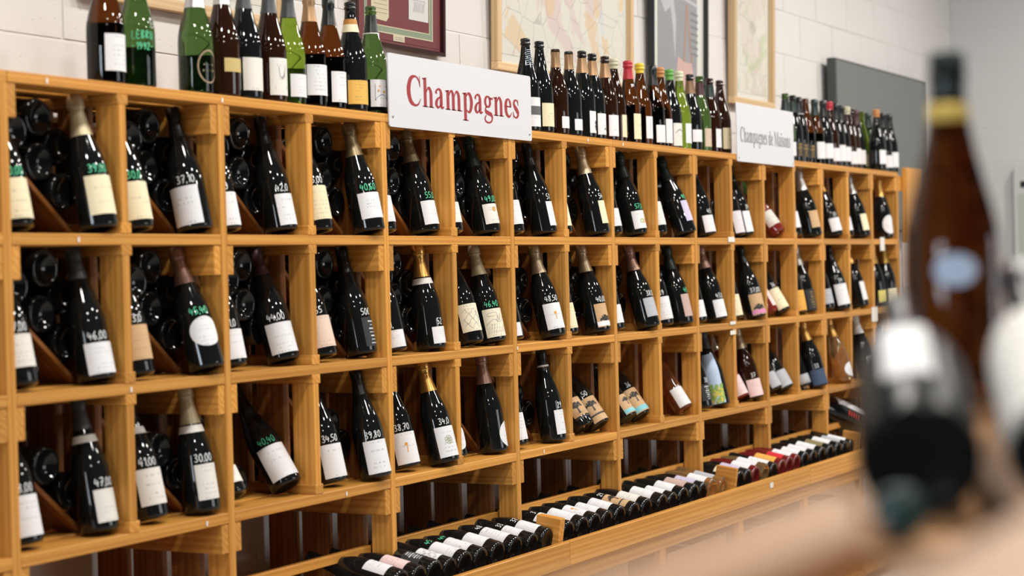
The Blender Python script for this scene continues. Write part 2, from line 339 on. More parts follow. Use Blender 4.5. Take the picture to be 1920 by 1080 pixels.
def dress(root, typ, lab, price, capk, extra, price_h=.0185, price_off=.007, az_price=None):
    """label, price, capsule and printed details of a bottle whose glass is already there"""
    top = PROF[typ][-1][1]
    if lab:
        az, half, z0, z1, key, shape = lab
        link("label", label_mesh(typ, half, z0, z1, key, shape), root, (0, 0, 0), (0, 0, R(az)))
        hm = z1 - z0
        if extra == 'dot': wrap_obj(root, "label_print", typ, az - 4, z0, ink_gold, lambda b, f: disc(b, f, 0, hm * .72, .008))
        if extra == 'rings':
            wrap_obj(root, "label_print", typ, az, z0, cm("lime", (.30, .42, .03)), lambda b, f: ring(b, f, -.006, hm * .42, .006, .007, .003))
            wrap_obj(root, "label_print", typ, az, z0, cm("amber", (.70, .30, .03)), lambda b, f: ring(b, f, .008, hm * .40, .006, .007, .003), .0013)
        if extra in ('treew', 'treep', 'treeb', 'treet'):
            wrap_obj(root, "label_print", typ, az - 8, z0, ink_k, lambda b, f: tree_print(b, f, hm * .55) if extra != 'treeb' and extra != 'treet' else tree_print(b, lambda u, v: f(u, v + hm * .42), hm * .46))
            bc = {'treew': (.8, .8, .8), 'treep': (.62, .24, .40), 'treet': (.20, .52, .58), 'treeb': (.03, .03, .03)}[extra]
            zz = .04 if extra != 'treeb' else .24
            hh = .2 if extra in ('treew', 'treep', 'treet') else .06
            wrap_obj(root, "label_band", typ, az, z0, cm("band_" + extra, bc), lambda b, f: ribbon(b, [(RAD[typ] * R(half) * (t / 6 - 1), hm * (zz + hh / 2), hm * hh) for t in range(13)], f), .0012)
        if extra == 'scribble':
            def dr(b, f):
                for k in range(4):
                    ribbon(b, smooth_pts([(-.03 + .008 * i, hm * (.2 + .17 * k) + .008 * math.sin(i * 1.7 + k * 2.1), .0011) for i in range(9)], 3), f)
                ribbon(b, smooth_pts([(.012, hm * .2, .001), (.03, hm * .4, .001), (.014, hm * .6, .001), (.028, hm * .85, .001)], 4), f)
            wrap_obj(root, "label_print", typ, az, z0, ink_gy, dr)
        if extra == 'hills':
            def dr(b, f):
                ribbon(b, smooth_pts([(-.036, hm * .45, .0014), (-.01, hm * .62, .0014), (.012, hm * .5, .0014), (.034, hm * .7, .0014)], 5), f)
                for k in range(9):
                    ribbon(b, [(-.034 + k * .008, hm * .12, .0009), (-.026 + k * .008, hm * (.38 + .1 * math.sin(k)), .0009)], f)
                ring(b, f, -.012, hm * .8, .018, .006, .001)
                ribbon(b, smooth_pts([(0, hm * .5, .002), (.006, hm * .75, .002), (.01, hm * .55, .002), (.018, hm * .8, .002)], 4), f)
            wrap_obj(root, "label_print", typ, az, z0, ink_gy, dr)
        if extra == 'mark':
            wrap_obj(root, "label_print", typ, az - 6, z0, cm("amber", (.70, .30, .03)), lambda b, f: (disc(b, f, 0, hm * .62, .005), ribbon(b, [(.002, hm * .55, .003), (.001, hm * .35, .002)], f)))
        if extra == 'sprig':
            def dr(b, f):
                for k in range(7): ring(b, f, .008 * math.cos(k * .9), hm * .55 + .008 * math.sin(k * .9), .006, .005, .001, 10)
            wrap_obj(root, "label_print", typ, az - 5, z0, cm("moss", (.22, .25, .10)), dr)
        if extra == 'whitetext' or extra == 'goldtext':
            rnd = random.Random(int(z0 * 1e4))
            def dr(b, f):
                for k in range(7):
                    w_ = rnd.uniform(.012, .03)
                    n_ = max(3, int(w_ / .004))
                    for i in range(n_):
                        u = -w_ / 2 + w_ * i / n_
                        ribbon(b, [(u, hm * (.1 + .125 * k), .004 if k in (2, 4, 6) else .0022), (u + w_ / n_ * .7, hm * (.1 + .125 * k), .004 if k in (2, 4, 6) else .0022)], f)
            wrap_obj(root, "label_print", typ, az - 12, z0, ink_w if extra == 'whitetext' else ink_gold, dr)
        if extra == 'redmarks':
            def dr(b, f):
                ribbon(b, [(-.02, hm * .3, .005), (.012, hm * .75, .005)], f); ribbon(b, [(-.002, hm * .2, .004), (.026, hm * .62, .004)], f)
            wrap_obj(root, "label_print", typ, az, z0, ink_red, dr)
        if extra == 'shield':
            wrap_obj(root, "label_print", typ, az - 8, z0, ink_gy, lambda b, f: (poly(b, [(-.012, hm * .78), (.012, hm * .78), (.010, hm * .5), (0, hm * .42), (-.010, hm * .5)], f), ribbon(b, [(-.022, hm * .2, .007), (.022, hm * .2, .007)], f)))
        if extra == 'vine':
            wrap_obj(root, "label_print", typ, az - 10, z0, ink_k, lambda b, f: [disc(b, f, .004 * math.sin(k * 2.3), hm * (.18 + .06 * k), .005, 7) for k in range(7)])
        if extra == 'triangle':
            wrap_obj(root, "label_print", typ, az - 8, z0, ink_k, lambda b, f: poly(b, [(-.009, hm * .2), (.009, hm * .2), (0, hm * .36)], f))
        if extra == 'bluebox':
            wrap_obj(root, "label_print", typ, az - 8, z0, cm("blue", (.05, .14, .36)), lambda b, f: poly(b, [(-.016, hm * .35), (.016, hm * .35), (.016, hm * .92), (-.016, hm * .92)], f))
        if extra == 'stroke':
            wrap_obj(root, "label_print", typ, az - 8, z0, ink_gy, lambda b, f: ribbon(b, smooth_pts([(-.028, hm * .55, .002), (-.008, hm * .72, .006), (.01, hm * .66, .004), (.028, hm * .78, .002)], 5), f))
        if extra == 'bands':
            wrap_obj(root, "label_band", typ, az, z0, cm("photo_grey", (.10, .10, .105)), lambda b, f: ribbon(b, [(RAD[typ] * R(half) * (t / 6 - 1), hm * .55, hm * .30) for t in range(13)], f))
            wrap_obj(root, "neck_print", typ, az, .215, cm("pale_blue_print", (.34, .40, .48)), lambda b, f: [ribbon(b, smooth_pts([(-.055, .006 + .007 * k, .0022), (-.015, .009 + .007 * k, .0022), (.015, .005 + .007 * k, .0022), (.055, .009 + .007 * k, .0022)], 3), f) for k in range(8)])
        if extra == 'night':
            wrap_obj(root, "label_print", typ, az - 10, z0, cm("night", (.012, .020, .035)), lambda b, f: poly(b, [(-.022, hm * .22), (.022, hm * .22), (.022, hm * .85), (-.022, hm * .85)], f))
            wrap_obj(root, "label_print", typ, az - 10, z0, cm("earth", (.16, .28, .46)), lambda b, f: poly(b, [(-.021, hm * .23)] + [(-.021 + .042 * i / 8, hm * (.28 + .18 * math.sin(PI * i / 8))) for i in range(9)] + [(.021, hm * .23)], f), .0014)
            wrap_obj(root, "label_print", typ, az - 10, z0, cm("amber", (.70, .30, .03)), lambda b, f: (disc(b, f, .006, hm * .55, .004, 8), disc(b, f, -.012, hm * .6, .003, 8), disc(b, f, -.008, hm * .76, .002, 8), disc(b, f, .014, hm * .75, .002, 8)), .0016)
        if extra == 'floral':
            rnd = random.Random(5)
            def dr(b, f):
                for k in range(90): disc(b, f, rnd.uniform(-.04, .04), rnd.uniform(.002, .07), rnd.uniform(.004, .009), 7)
            wrap_obj(root, "label_print", typ, az, max(z0, .012), cm("meadow_green", (.26, .42, .10)), dr)
            def dr2(b, f):
                for k in range(45): disc(b, f, rnd.uniform(-.04, .04), rnd.uniform(.002, .066), rnd.uniform(.003, .006), 7)
            wrap_obj(root, "label_print", typ, az, max(z0, .012), cm("meadow_yellow", (.66, .58, .10)), dr2, .0014)
    else:
        az = -120
        if extra == 'handwriting':
            o = link("handwriting", price_mesh(typ, "LEBRU", .118, .018, ink_g), root, (0, 0, 0), (0, 0, R(-118)))
            o = link("handwriting", price_mesh(typ, "-1992-", .092, .016, ink_g), root, (0, 0, 0), (0, 0, R(-118)))
        if extra == 'arch':
            wrap_obj(root, "glass_print", typ, -96, .03, cm("brown_print", (.30, .22, .14)), lambda b, f: (ring(b, f, 0, .04, .03, .04, .004), ribbon(b, [(-.018, .03, .005), (.018, .03, .005)], f), ribbon(b, [(-.016, .045, .004), (.016, .045, .004)], f)))
    if price:
        z1 = lab[3] if lab else .12
        azp = az_price if az_price is not None else max(-142, min(-98, lab[0] - 7)) if lab else -120
        link("price_writing", price_mesh(typ, price[0], z1 + price_off, price_h, ink_g if price[1] == 'g' else ink_w), root, (0, 0, 0), (0, 0, R(azp)))
    if capk:
        kind, cc = capk; m = cap_mat(cc)
        if kind == 'foil':
            z0 = .218
            pr = [(prof_r(typ, z0) + .0009, z0), (prof_r(typ, .245) + .001, .245), (.0172, .270), (.0165, .280), (.0195, .286), (.0200, .300), (.0188, .308), (.0150, .316), (.008, .321), (0, .322)]
            lathe_part(root, "foil_capsule", pr, m)
            wr = lathe_part(root, "wire_collar", [(.0188, .284), (.0205, .2855), (.0205, .2885), (.0190, .290)], m)
        elif kind == 'still':
            z0 = top - .075
            pr = around(typ, z0, top - .028, .0009) + [(.0178 if typ == 'champ' else .0163, top - .022), (.0178 if typ == 'champ' else .0163, top + .0005), (.014, top + .0022), (0, top + .0022)]
            lathe_part(root, "capsule", pr, m)
        elif kind == 'collar':
            lathe_part(root, "foil_collar", around(typ, .232, .284, .001), m)
            lathe_part(root, "collar_rim", around(typ, .2305, .2335, .0016, 1), mat("pale_rim", (.6, .6, .55), .5)) if cc == 'black' else None
        elif kind in ('wax', 'waxlong', 'waxlong2'):
            zb = {'wax': .276, 'waxlong': .245, 'waxlong2': .272}[kind]
            pr = around(typ, zb, .2885, .0011) + [(.0188, .2895), (.0190, .2955), (.0172, .2975), (.0172, .3008), (.0182, .302), (.0180, .311), (.013, .3145), (0, .315)]
            lathe_part(root, "wax_seal", pr, m)
    if extra == 'collarband' or extra == 'collarcap' or extra == 'neckring':
        zb, zt = {'collarband': (.196, .214), 'collarcap': (.205, .222), 'neckring': (.250, .256)}[extra]
        lathe_part(root, "neck_band", around(typ, zb, zt, .0013), label_mat('off'))
    if extra == 'neckband':
        lathe_part(root, "neck_band", around(typ, .225, .247, .0012), label_mat('cr'))
        lathe_part(root, "neck_band", around(typ, .247, .262, .0012), mat("orange_band", (.45, .19, .03), .5))
GRP = {'bot': "bottles standing on top of the rack", 'lea': "display bottles leaning in the rack"}

# ------------------------------------------------------------------ data (metres): base point, lean back in degrees, kind ...
BOTTLES = [
(0.0722, 0.062, 1.6095, 12, 'champ', 'dark', (-101.0, 55.3, 0.0163, 0.1064, 'cr', 'rect'), ('30,00', 'g'), ('still', 'black'), None, 'dark bottle, cream label and green price, left in top row, first compartment', 'lea'),
(0.2995, 0.024, 1.6095, 12, 'champ', 'dark', (-100.5, 55.3, 0.0279, 0.1185, 'cr', 'rect'), ('39,00', 'g'), ('foil', 'creamfoil'), None, 'dark bottle, cream label and green price, right in top row, first compartment', 'lea'),
(0.4681, 0.062, 1.6095, 12, 'champ', 'dark', (-104.6, 55.3, 0.0193, 0.111, 'cr', 'rect'), ('30,0', 'g'), ('still', 'black'), None, 'dark bottle, cream label and green price, left in top row, second compartment', 'lea'),
(0.6633, 0.04, 1.6095, 12, 'champ', 'dark', (-164.3, 55.3, 0.0122, 0.108, 'w', 'rect'), ('37,10', 'w'), ('still', 'black'), None, 'dark bottle, white label and white price, right in top row, second compartment', 'lea'),
(0.8068, 0.062, 1.6095, 12, 'champ', 'dark', (-120.1, 55.3, 0.008, 0.0934, 'w', 'rect'), ('45,0', 'w'), ('still', 'black'), None, 'dark bottle, white label and white price, left in top row, third compartment', 'lea'),
(1.0338, 0.052, 1.6095, 12, 'champ', 'dark', (-104.9, 39.7, 0.011, 0.0947, 'w', 'rect'), ('42,0', 'w'), ('still', 'black'), None, 'dark bottle, white label and white price, right in top row, third compartment', 'lea'),
(1.2131, 0.062, 1.6095, 12, 'champ', 'dark', (-110.2, 55.3, 0.0288, 0.1226, 'cr', 'rect'), ('45,00', 'w'), ('still', 'black'), None, 'dark bottle, cream label and white price, left in top row, fourth compartment', 'lea'),
(1.399, 0.016, 1.6095, 12, 'champ', 'dark', (-111.0, 55.3, 0.0331, 0.1063, 'w', 'rect'), ('40,60', 'g'), ('foil', 'olive'), None, 'dark bottle, white label and green price, right in top row, fourth compartment', 'lea'),
(1.5329, 0.062, 1.6095, 12, 'champ', 'dark', (-112.2, 55.3, 0.0245, 0.1015, 'w', 'rect'), None, ('still', 'black'), None, 'dark bottle, white label, left in top row, fifth compartment', 'lea'),
(1.7687, 0.06, 1.6095, 12, 'champ', 'dark', (-91.1, 55.3, 0.0201, 0.092, 'w', 'rect'), ('55,0', 'g'), ('foil', 'olive'), None, 'dark bottle, white label and green price, right in top row, fifth compartment', 'lea'),
(1.91, 0.062, 1.6095, 12, 'champ', 'dark', (-114.3, 55.3, 0.0264, 0.09, 'off', 'rect'), ('55', 'g'), ('still', 'black'), None, 'dark bottle, off-white label and green price, left in top row, sixth compartment', 'lea'),
(2.1321, 0.056, 1.6095, 12, 'champ', 'dark', (-94.2, 55.3, 0.0251, 0.0891, 'off', 'rect'), ('49,00', 'g'), ('foil', 'darkgreen'), 'dot', 'dark bottle, off-white label and green price, right in top row, sixth compartment', 'lea'),
(2.3014, 0.062, 1.6095, 12, 'champ', 'dark', (-116.3, 55.3, 0.0248, 0.1047, 'w', 'rect'), None, ('still', 'black'), None, 'dark bottle, white label, left in top row, seventh compartment', 'lea'),
(2.5026, 0.048, 1.6095, 12, 'champ', 'dark', (-63.8, 55.3, 0.0211, 0.1037, 'w', 'rect'), ('51', 'w'), ('still', 'black'), None, 'dark bottle, white label and white price, right in top row, seventh compartment', 'lea'),
(2.643, 0.062, 1.6095, 12, 'champ', 'dark', (-117.8, 55.3, 0.0221, 0.1005, 'cr', 'rect'), ('5', 'w'), ('still', 'black'), None, 'dark bottle, cream label and white price, left in top row, eighth compartment', 'lea'),
(2.8639, 0.028, 1.6095, 12, 'champ', 'dark', (-67.1, 55.3, 0.032, 0.1136, 'cr', 'rect'), ('54', 'w'), ('foil', 'crownfoil'), None, 'dark bottle, cream label and white price, right in top row, eighth compartment', 'lea'),
(3.0387, 0.062, 1.6095, 12, 'champ', 'dark', (-119.4, 55.3, 0.0252, 0.0902, 'w', 'rect'), ('5', 'g'), ('still', 'black'), None, 'dark bottle, white label and green price, left in top row, ninth compartment', 'lea'),
(3.2359, 0.056, 1.6095, 12, 'champ', 'dark', (-100.3, 55.3, 0.0186, 0.0854, 'w', 'rect'), ('57,0', 'g'), ('foil', 'darkgreen'), 'rings', 'dark bottle, white label and green price, right in top row, ninth compartment', 'lea'),
(3.4339, 0.062, 1.6109, 14, 'champ', 'dark', (-120.9, 55.3, 0.0312, 0.1213, 'off', 'rect'), ('45', 'g'), ('still', 'black'), None, 'dark bottle, off-white label and green price, left in top row, tenth compartment', 'lea'),
(3.6031, 0.016, 1.6145, 19, 'champ', 'dark', (-74.9, 55.3, 0.0417, 0.1244, 'lil', 'rect'), ('40', 'g'), ('foil', 'darkgreen'), None, 'dark bottle, lilac label and green price, right in top row, tenth compartment', 'lea'),
(3.9016, 0.06, 1.6095, 12, 'champ', 'dark', (-98.8, 55.3, 0.0099, 0.078, 'w', 'rect'), ('45', 'w'), ('still', 'black'), None, 'dark bottle, white label and white price, alone in top row, eleventh compartment', 'lea'),
(4.2222, 0.062, 1.6095, 12, 'champ', 'dark', (-97.4, 55.3, 0.008, 0.1006, 'pw', 'rect'), None, ('still', 'black'), None, 'dark bottle, pale label, left in top row, twelfth compartment', 'lea'),
(4.3135, 0.06, 1.6095, 12, 'champ', 'dark', (-84.0, 55.3, 0.012, 0.1019, 'w', 'rect'), ('39', 'w'), ('still', 'black'), None, 'dark bottle, white label and white price, right in top row, twelfth compartment', 'lea'),
(4.718, 0.06, 1.6221, 36, 'bord', 'rose', (-124.1, 64.9, 0.0014, 0.1087, 'off', 'rect'), None, ('still', 'greenwax'), None, 'pink wine bottle, off-white label, alone in top row, thirteenth compartment', 'lea'),
(4.9103, 0.062, 1.6095, 12, 'champ', 'dark', (-125.1, 55.3, 0.0348, 0.1088, 'w', 'rect'), None, ('still', 'black'), None, 'dark bottle, white label, left in top row, fourteenth compartment', 'lea'),
(5.0664, 0.024, 1.6095, 12, 'champ', 'dark', (-98.0, 55.3, 0.0366, 0.1151, 'tan', 'rect'), None, ('foil', 'silver'), None, 'dark bottle, tan label, right in top row, fourteenth compartment', 'lea'),
(5.4446, 0.052, 1.6117, 15, 'champ', 'dark', (-112.4, 55.3, 0.0211, 0.0847, 'w', 'rect'), ('33', 'w'), ('foil', 'gold'), None, 'dark bottle, white label and white price, alone in top row, fifteenth compartment', 'lea'),
(5.6358, 0.062, 1.6095, 12, 'champ', 'dark', (-126.7, 55.3, 0.0267, 0.0932, 'w', 'rect'), None, ('still', 'black'), None, 'dark bottle, white label, left in top row, sixteenth compartment', 'lea'),
(5.7992, 0.032, 1.6095, 12, 'champ', 'dark', (-88.3, 55.3, 0.0281, 0.1098, 'cr', 'rect'), None, ('foil', 'silver'), None, 'dark bottle, cream label, right in top row, sixteenth compartment', 'lea'),
(6.2361, 0.052, 1.605, 6, 'champ', 'dark', (-114.0, 55.3, 0.0204, 0.1172, 'w', 'oval'), None, ('foil', 'gold'), None, 'dark bottle, white oval label, alone in top row, seventeenth compartment', 'lea'),
(0.0711, 0.062, 1.2655, 12, 'champ', 'dark', (-101.0, 55.3, 0.0389, 0.1119, 'off', 'rect'), ('37,00', 'w'), ('still', 'black'), None, 'dark bottle, off-white label and white price, left in middle row, first compartment', 'lea'),
(0.3002, 0.044, 1.2655, 12, 'champ', 'dark', (-103.3, 55.3, 0.011, 0.083, 'w', 'rect'), ('46,00', 'w'), ('still', 'grey'), None, 'dark bottle, white label and white price, right in middle row, first compartment', 'lea'),
(0.4569, 0.062, 1.2655, 12, 'champ', 'dark', (-104.5, 55.3, 0.0339, 0.1171, 'tan', 'rect'), ('33,0', 'w'), ('still', 'black'), None, 'dark bottle, tan label and white price, left in middle row, second compartment', 'lea'),
(0.664, 0.016, 1.2691, 17, 'champ', 'dark', (-112.1, 55.3, 0.0509, 0.126, 'w', 'oval'), ('45,40', 'g'), ('foil', 'rosefoil'), None, 'dark bottle, white oval label and green price, right in middle row, second compartment', 'lea'),
(0.8129, 0.062, 1.2655, 12, 'champ', 'dark', (-107.4, 55.3, 0.0158, 0.0913, 'w', 'rect'), ('61,0', 'w'), ('still', 'black'), None, 'dark bottle, white label and white price, left in middle row, third compartment', 'lea'),
(1.033, 0.056, 1.2684, 16, 'champ', 'dark', (-125.2, 55.3, 0.0171, 0.0988, 'w', 'rect'), ('44,00', 'w'), ('still', 'plum'), None, 'dark bottle, white label and white price, right in middle row, third compartment', 'lea'),
(1.2164, 0.062, 1.2677, 15, 'champ', 'dark', (-110.2, 55.3, 0.0228, 0.1098, 'beige', 'rect'), ('65', 'w'), ('still', 'black'), None, 'dark bottle, beige label and white price, left in middle row, fourth compartment', 'lea'),
(1.3972, 0.052, 1.2655, 12, 'champ', 'dark', (-68.4, 55.3, 0.0177, 0.1004, 'bk', 'rect'), ('50€', 'w'), ('still', 'black'), 'whitetext', 'dark bottle, black label and white price, right in middle row, fourth compartment', 'lea'),
(1.5725, 0.062, 1.2655, 12, 'champ', 'dark', (-137.7, 55.3, 0.008, 0.058, 'w', 'rect'), ('51,', 'w'), ('still', 'black'), None, 'dark bottle, white label and white price, left in middle row, fifth compartment', 'lea'),
(1.7708, 0.052, 1.2625, 8, 'champ', 'dark', (-81.9, 55.3, 0.0141, 0.0639, 'w', 'rect'), ('52', 'w'), ('foil', 'gold'), 'collarband', 'dark bottle, white label and white price, right in middle row, fifth compartment', 'lea'),
(2.0174, 0.062, 1.2669, 14, 'champ', 'dark', (-114.9, 55.3, 0.0339, 0.1209, 'art', 'rect'), None, ('still', 'black'), 'scribble', 'dark bottle, cream drawn label, left in middle row, sixth compartment', 'lea'),
(2.1334, 0.048, 1.2655, 12, 'champ', 'dark', (-114.4, 55.3, 0.0135, 0.1033, 'art', 'rect'), ('46,40', 'g'), ('foil', 'creamfoil'), 'hills', 'dark bottle, cream drawn label and green price, right in middle row, sixth compartment', 'lea'),
(2.2785, 0.062, 1.2655, 12, 'champ', 'dark', (-144.6, 55.3, 0.008, 0.0517, 'w', 'rect'), None, ('still', 'black'), None, 'dark bottle, white label, left in middle row, seventh compartment', 'lea'),
(2.4993, 0.024, 1.2662, 13, 'champ', 'dark', (-113.8, 55.3, 0.0228, 0.1095, 'w', 'rect'), ('48,50', 'w'), ('foil', 'crownfoil'), 'mark', 'dark bottle, white label and white price, right in middle row, seventh compartment', 'lea'),
(2.667, 0.062, 1.2655, 12, 'champ', 'dark', (-117.9, 55.3, 0.0174, 0.105, 'cr', 'rect'), ('51', 'w'), ('still', 'black'), None, 'dark bottle, cream label and white price, left in middle row, eighth compartment', 'lea'),
(2.8638, 0.036, 1.2655, 12, 'champ', 'dark', (-95.4, 55.3, 0.0146, 0.0975, 'tan', 'rect'), ('40,00', 'w'), ('foil', 'crownfoil'), 'treew', 'dark bottle, tan label and white price, right in middle row, eighth compartment', 'lea'),
(3.0355, 0.062, 1.2655, 12, 'champ', 'dark', (-127.9, 55.3, 0.0212, 0.0879, 'w', 'rect'), ('3', 'g'), ('still', 'black'), None, 'dark bottle, white label and green price, left in middle row, ninth compartment', 'lea'),
(3.2415, 0.016, 1.2677, 15, 'champ', 'dark', (-94.0, 55.3, 0.0353, 0.1058, 'gy', 'rect'), ('38,0', 'w'), ('foil', 'rosefoil'), None, 'dark bottle, grey label and white price, right in middle row, ninth compartment', 'lea'),
(3.469, 0.062, 1.2655, 12, 'champ', 'dark', (-121.0, 55.3, 0.0204, 0.1075, 'w', 'rect'), ('39', 'w'), ('still', 'black'), None, 'dark bottle, white label and white price, left in middle row, tenth compartment', 'lea'),
(3.5977, 0.036, 1.2655, 12, 'champ', 'dark', (-80.6, 55.3, 0.026, 0.1131, 'mv', 'rect'), ('40', 'g'), ('foil', 'darkgreen'), None, 'dark bottle, mauve label and green price, right in middle row, tenth compartment', 'lea'),
(3.7906, 0.062, 1.2655, 12, 'champ', 'dark', (-122.0, 55.3, 0.0167, 0.0837, 'w', 'rect'), ('36', 'w'), ('still', 'black'), None, 'dark bottle, white label and white price, left in middle row, eleventh compartment', 'lea'),
(3.9682, 0.048, 1.2662, 13, 'champ', 'dark', (-101.6, 55.3, 0.0105, 0.0817, 'w', 'rect'), ('43,0', 'w'), ('foil', 'rosefoil'), None, 'dark bottle, white label and white price, right in middle row, eleventh compartment', 'lea'),
(4.1747, 0.062, 1.2655, 12, 'champ', 'dark', (-123.2, 55.3, 0.0092, 0.0975, 'cr', 'rect'), ('2', 'w'), ('still', 'black'), None, 'dark bottle, cream label and white price, left in middle row, twelfth compartment', 'lea'),
(4.3293, 0.02, 1.2662, 13, 'champ', 'dark', (-119.2, 55.3, 0.008, 0.0974, 'tan', 'rect'), ('37,00', 'w'), ('still', 'black'), 'treep', 'dark bottle, tan label and white price, right in middle row, twelfth compartment', 'lea'),
(4.6126, 0.062, 1.2749, 30, 'bord', 'rose', (-57.3, 64.9, 0.0218, 0.1084, 'pk', 'rect'), None, ('still', 'silver'), None, 'pink wine bottle, pink label, left in middle row, thirteenth compartment', 'lea'),
(4.7095, 0.044, 1.2749, 30, 'bord', 'dark', (-115.3, 64.9, 0.0111, 0.11, 'cr', 'rect'), ('36', 'w'), ('still', 'silver'), None, 'dark bottle, cream label and white price, right in middle row, thirteenth compartment', 'lea'),
(4.9448, 0.062, 1.264, 10, 'champ', 'dark', (-125.2, 55.3, 0.008, 0.1004, 'or', 'rect'), None, ('still', 'black'), None, 'dark bottle, orange label, left in middle row, fourteenth compartment', 'lea'),
(5.0646, 0.056, 1.2647, 11, 'champ', 'dark', (-98.2, 55.3, 0.008, 0.1018, 'bk', 'rect'), None, ('foil', 'silver'), 'goldtext', 'dark bottle, black label, right in middle row, fourteenth compartment', 'lea'),
(5.3275, 0.062, 1.2655, 12, 'champ', 'dark', (-126.1, 55.3, 0.0263, 0.0957, 'gy', 'rect'), None, ('still', 'black'), None, 'dark bottle, grey label, left in middle row, fifteenth compartment', 'lea'),
(5.4353, 0.02, 1.2655, 12, 'champ', 'dark', (-123.5, 55.3, 0.0194, 0.1193, 'w', 'rect'), ('39', 'w'), ('still', 'black'), None, 'dark bottle, white label and white price, right in middle row, fifteenth compartment', 'lea'),
(5.7976, 0.048, 1.2662, 13, 'champ', 'dark', (-77.3, 55.3, 0.0292, 0.1215, 'w', 'rect'), None, ('foil', 'gold'), None, 'dark bottle, white label, alone in middle row, sixteenth compartment', 'lea'),
(6.132, 0.062, 1.261, 6, 'champ', 'dark', (-98.7, 55.3, 0.0173, 0.0774, 'ye', 'rect'), None, ('foil', 'gold'), None, 'dark bottle, yellow label, left in middle row, seventeenth compartment', 'lea'),
(6.2376, 0.036, 1.261, 6, 'champ', 'dark', (-107.0, 55.3, 0.012, 0.0842, 'cr', 'rect'), None, ('foil', 'darkgold'), None, 'dark bottle, cream label, right in middle row, seventeenth compartment', 'lea'),
(0.0732, 0.062, 0.9215, 12, 'champ', 'dark', (-101.0, 55.3, 0.0159, 0.106, 'w', 'rect'), ('38,00', 'w'), ('still', 'black'), None, 'dark bottle, white label and white price, left in bottom row, first compartment', 'lea'),
(0.3002, 0.048, 0.9207, 11, 'champ', 'dark', (-83.5, 55.3, 0.0188, 0.0937, 'off', 'rect'), ('47,00', 'w'), ('still', 'grey'), 'collarcap', 'dark bottle, off-white label and white price, right in bottom row, first compartment', 'lea'),
(0.4927, 0.062, 0.9222, 13, 'champ', 'dark', (-104.8, 55.3, 0.0312, 0.1185, 'off', 'rect'), ('41,00', 'w'), ('still', 'black'), 'collarcap', 'dark bottle, off-white label and white price, left in bottom row, second compartment', 'lea'),
(0.6613, 0.04, 0.9192, 9, 'champ', 'dark', (-105.6, 43.1, 0.0288, 0.1159, 'off', 'rect'), ('30,00', 'w'), ('foil', 'creamfoil'), 'collarband', 'dark bottle, off-white label and white price, right in bottom row, second compartment', 'lea'),
(0.8024, 0.062, 0.9341, 30, 'champ', 'dark', (-107.3, 55.3, 0.0266, 0.0737, 'off', 'rect'), None, ('still', 'black'), None, 'dark bottle, off-white label, left in bottom row, third compartment', 'lea'),
(1.0363, 0.06, 0.936, 33, 'champ', 'dark', (-124.8, 59.6, 0.0172, 0.1125, 'w', 'rect'), ('40,40', 'g'), ('still', 'black'), None, 'dark bottle, white label and green price, right in bottom row, third compartment', 'lea'),
(1.2469, 0.062, 0.9222, 13, 'champ', 'dark', (-110.4, 55.3, 0.0116, 0.1037, 'w', 'rect'), ('34,50', 'w'), ('still', 'black'), None, 'dark bottle, white label and white price, left in bottom row, fourth compartment', 'lea'),
(1.399, 0.016, 0.9215, 12, 'champ', 'dark', (-120.5, 52.3, 0.0102, 0.1028, 'w', 'rect'), ('39,80', 'w'), ('still', 'black'), None, 'dark bottle, white label and white price, right in bottom row, fourth compartment', 'lea'),
(1.6257, 0.062, 0.9222, 13, 'champ', 'dark', (-121.6, 55.3, 0.0103, 0.1022, 'w', 'rect'), ('38,70', 'w'), ('still', 'black'), 'mark', 'dark bottle, white label and white price, left in bottom row, fifth compartment', 'lea'),
(1.7715, 0.016, 0.9229, 14, 'champ', 'dark', (-107.2, 55.3, 0.0147, 0.1055, 'w', 'rect'), ('34,0', 'w'), ('foil', 'gold'), 'sprig', 'dark bottle, white label and white price, right in bottom row, fifth compartment', 'lea'),
(1.8989, 0.062, 0.9215, 12, 'champ', 'dark', (-114.3, 55.3, 0.0208, 0.0951, 'w', 'oval'), None, ('still', 'black'), None, 'dark bottle, white oval label, left in bottom row, sixth compartment', 'lea'),
(2.1315, 0.052, 0.9185, 8, 'champ', 'dark', (-62.4, 55.3, 0.0121, 0.0936, 'w', 'oval'), None, ('foil', 'rosefoil'), None, 'dark bottle, white oval label, right in bottom row, sixth compartment', 'lea'),
(2.2881, 0.062, 0.9215, 12, 'champ', 'dark', (-116.2, 55.3, 0.0159, 0.1036, 'w', 'rect'), None, ('still', 'black'), None, 'dark bottle, white label, left in bottom row, seventh compartment', 'lea'),
(2.5051, 0.036, 0.9185, 8, 'champ', 'dark', (-77.7, 55.3, 0.0203, 0.1014, 'w', 'rect'), ('29', 'w'), ('still', 'black'), 'neckring', 'dark bottle, white label and white price, right in bottom row, seventh compartment', 'lea'),
(2.7853, 0.062, 0.9364, 36, 'burg', 'dark', (-122.8, 48.2, 0.0018, 0.1063, 'tan', 'rect'), None, ('still', 'black'), 'treeb', 'dark bottle, tan label, left in bottom row, eighth compartment', 'lea'),
(2.8682, 0.044, 0.9364, 36, 'burg', 'dark', (-123.2, 48.1, 0.0073, 0.104, 'tan', 'rect'), ('50', 'w'), ('still', 'black'), 'treeb', 'dark bottle, tan label and white price, right in bottom row, eighth compartment', 'lea'),
(3.1354, 0.062, 0.9364, 36, 'burg', 'dark', (-90.2, 58.7, 0.0079, 0.0864, 'tan', 'rect'), None, ('still', 'black'), 'treet', 'dark bottle, tan label, left in bottom row, ninth compartment', 'lea'),
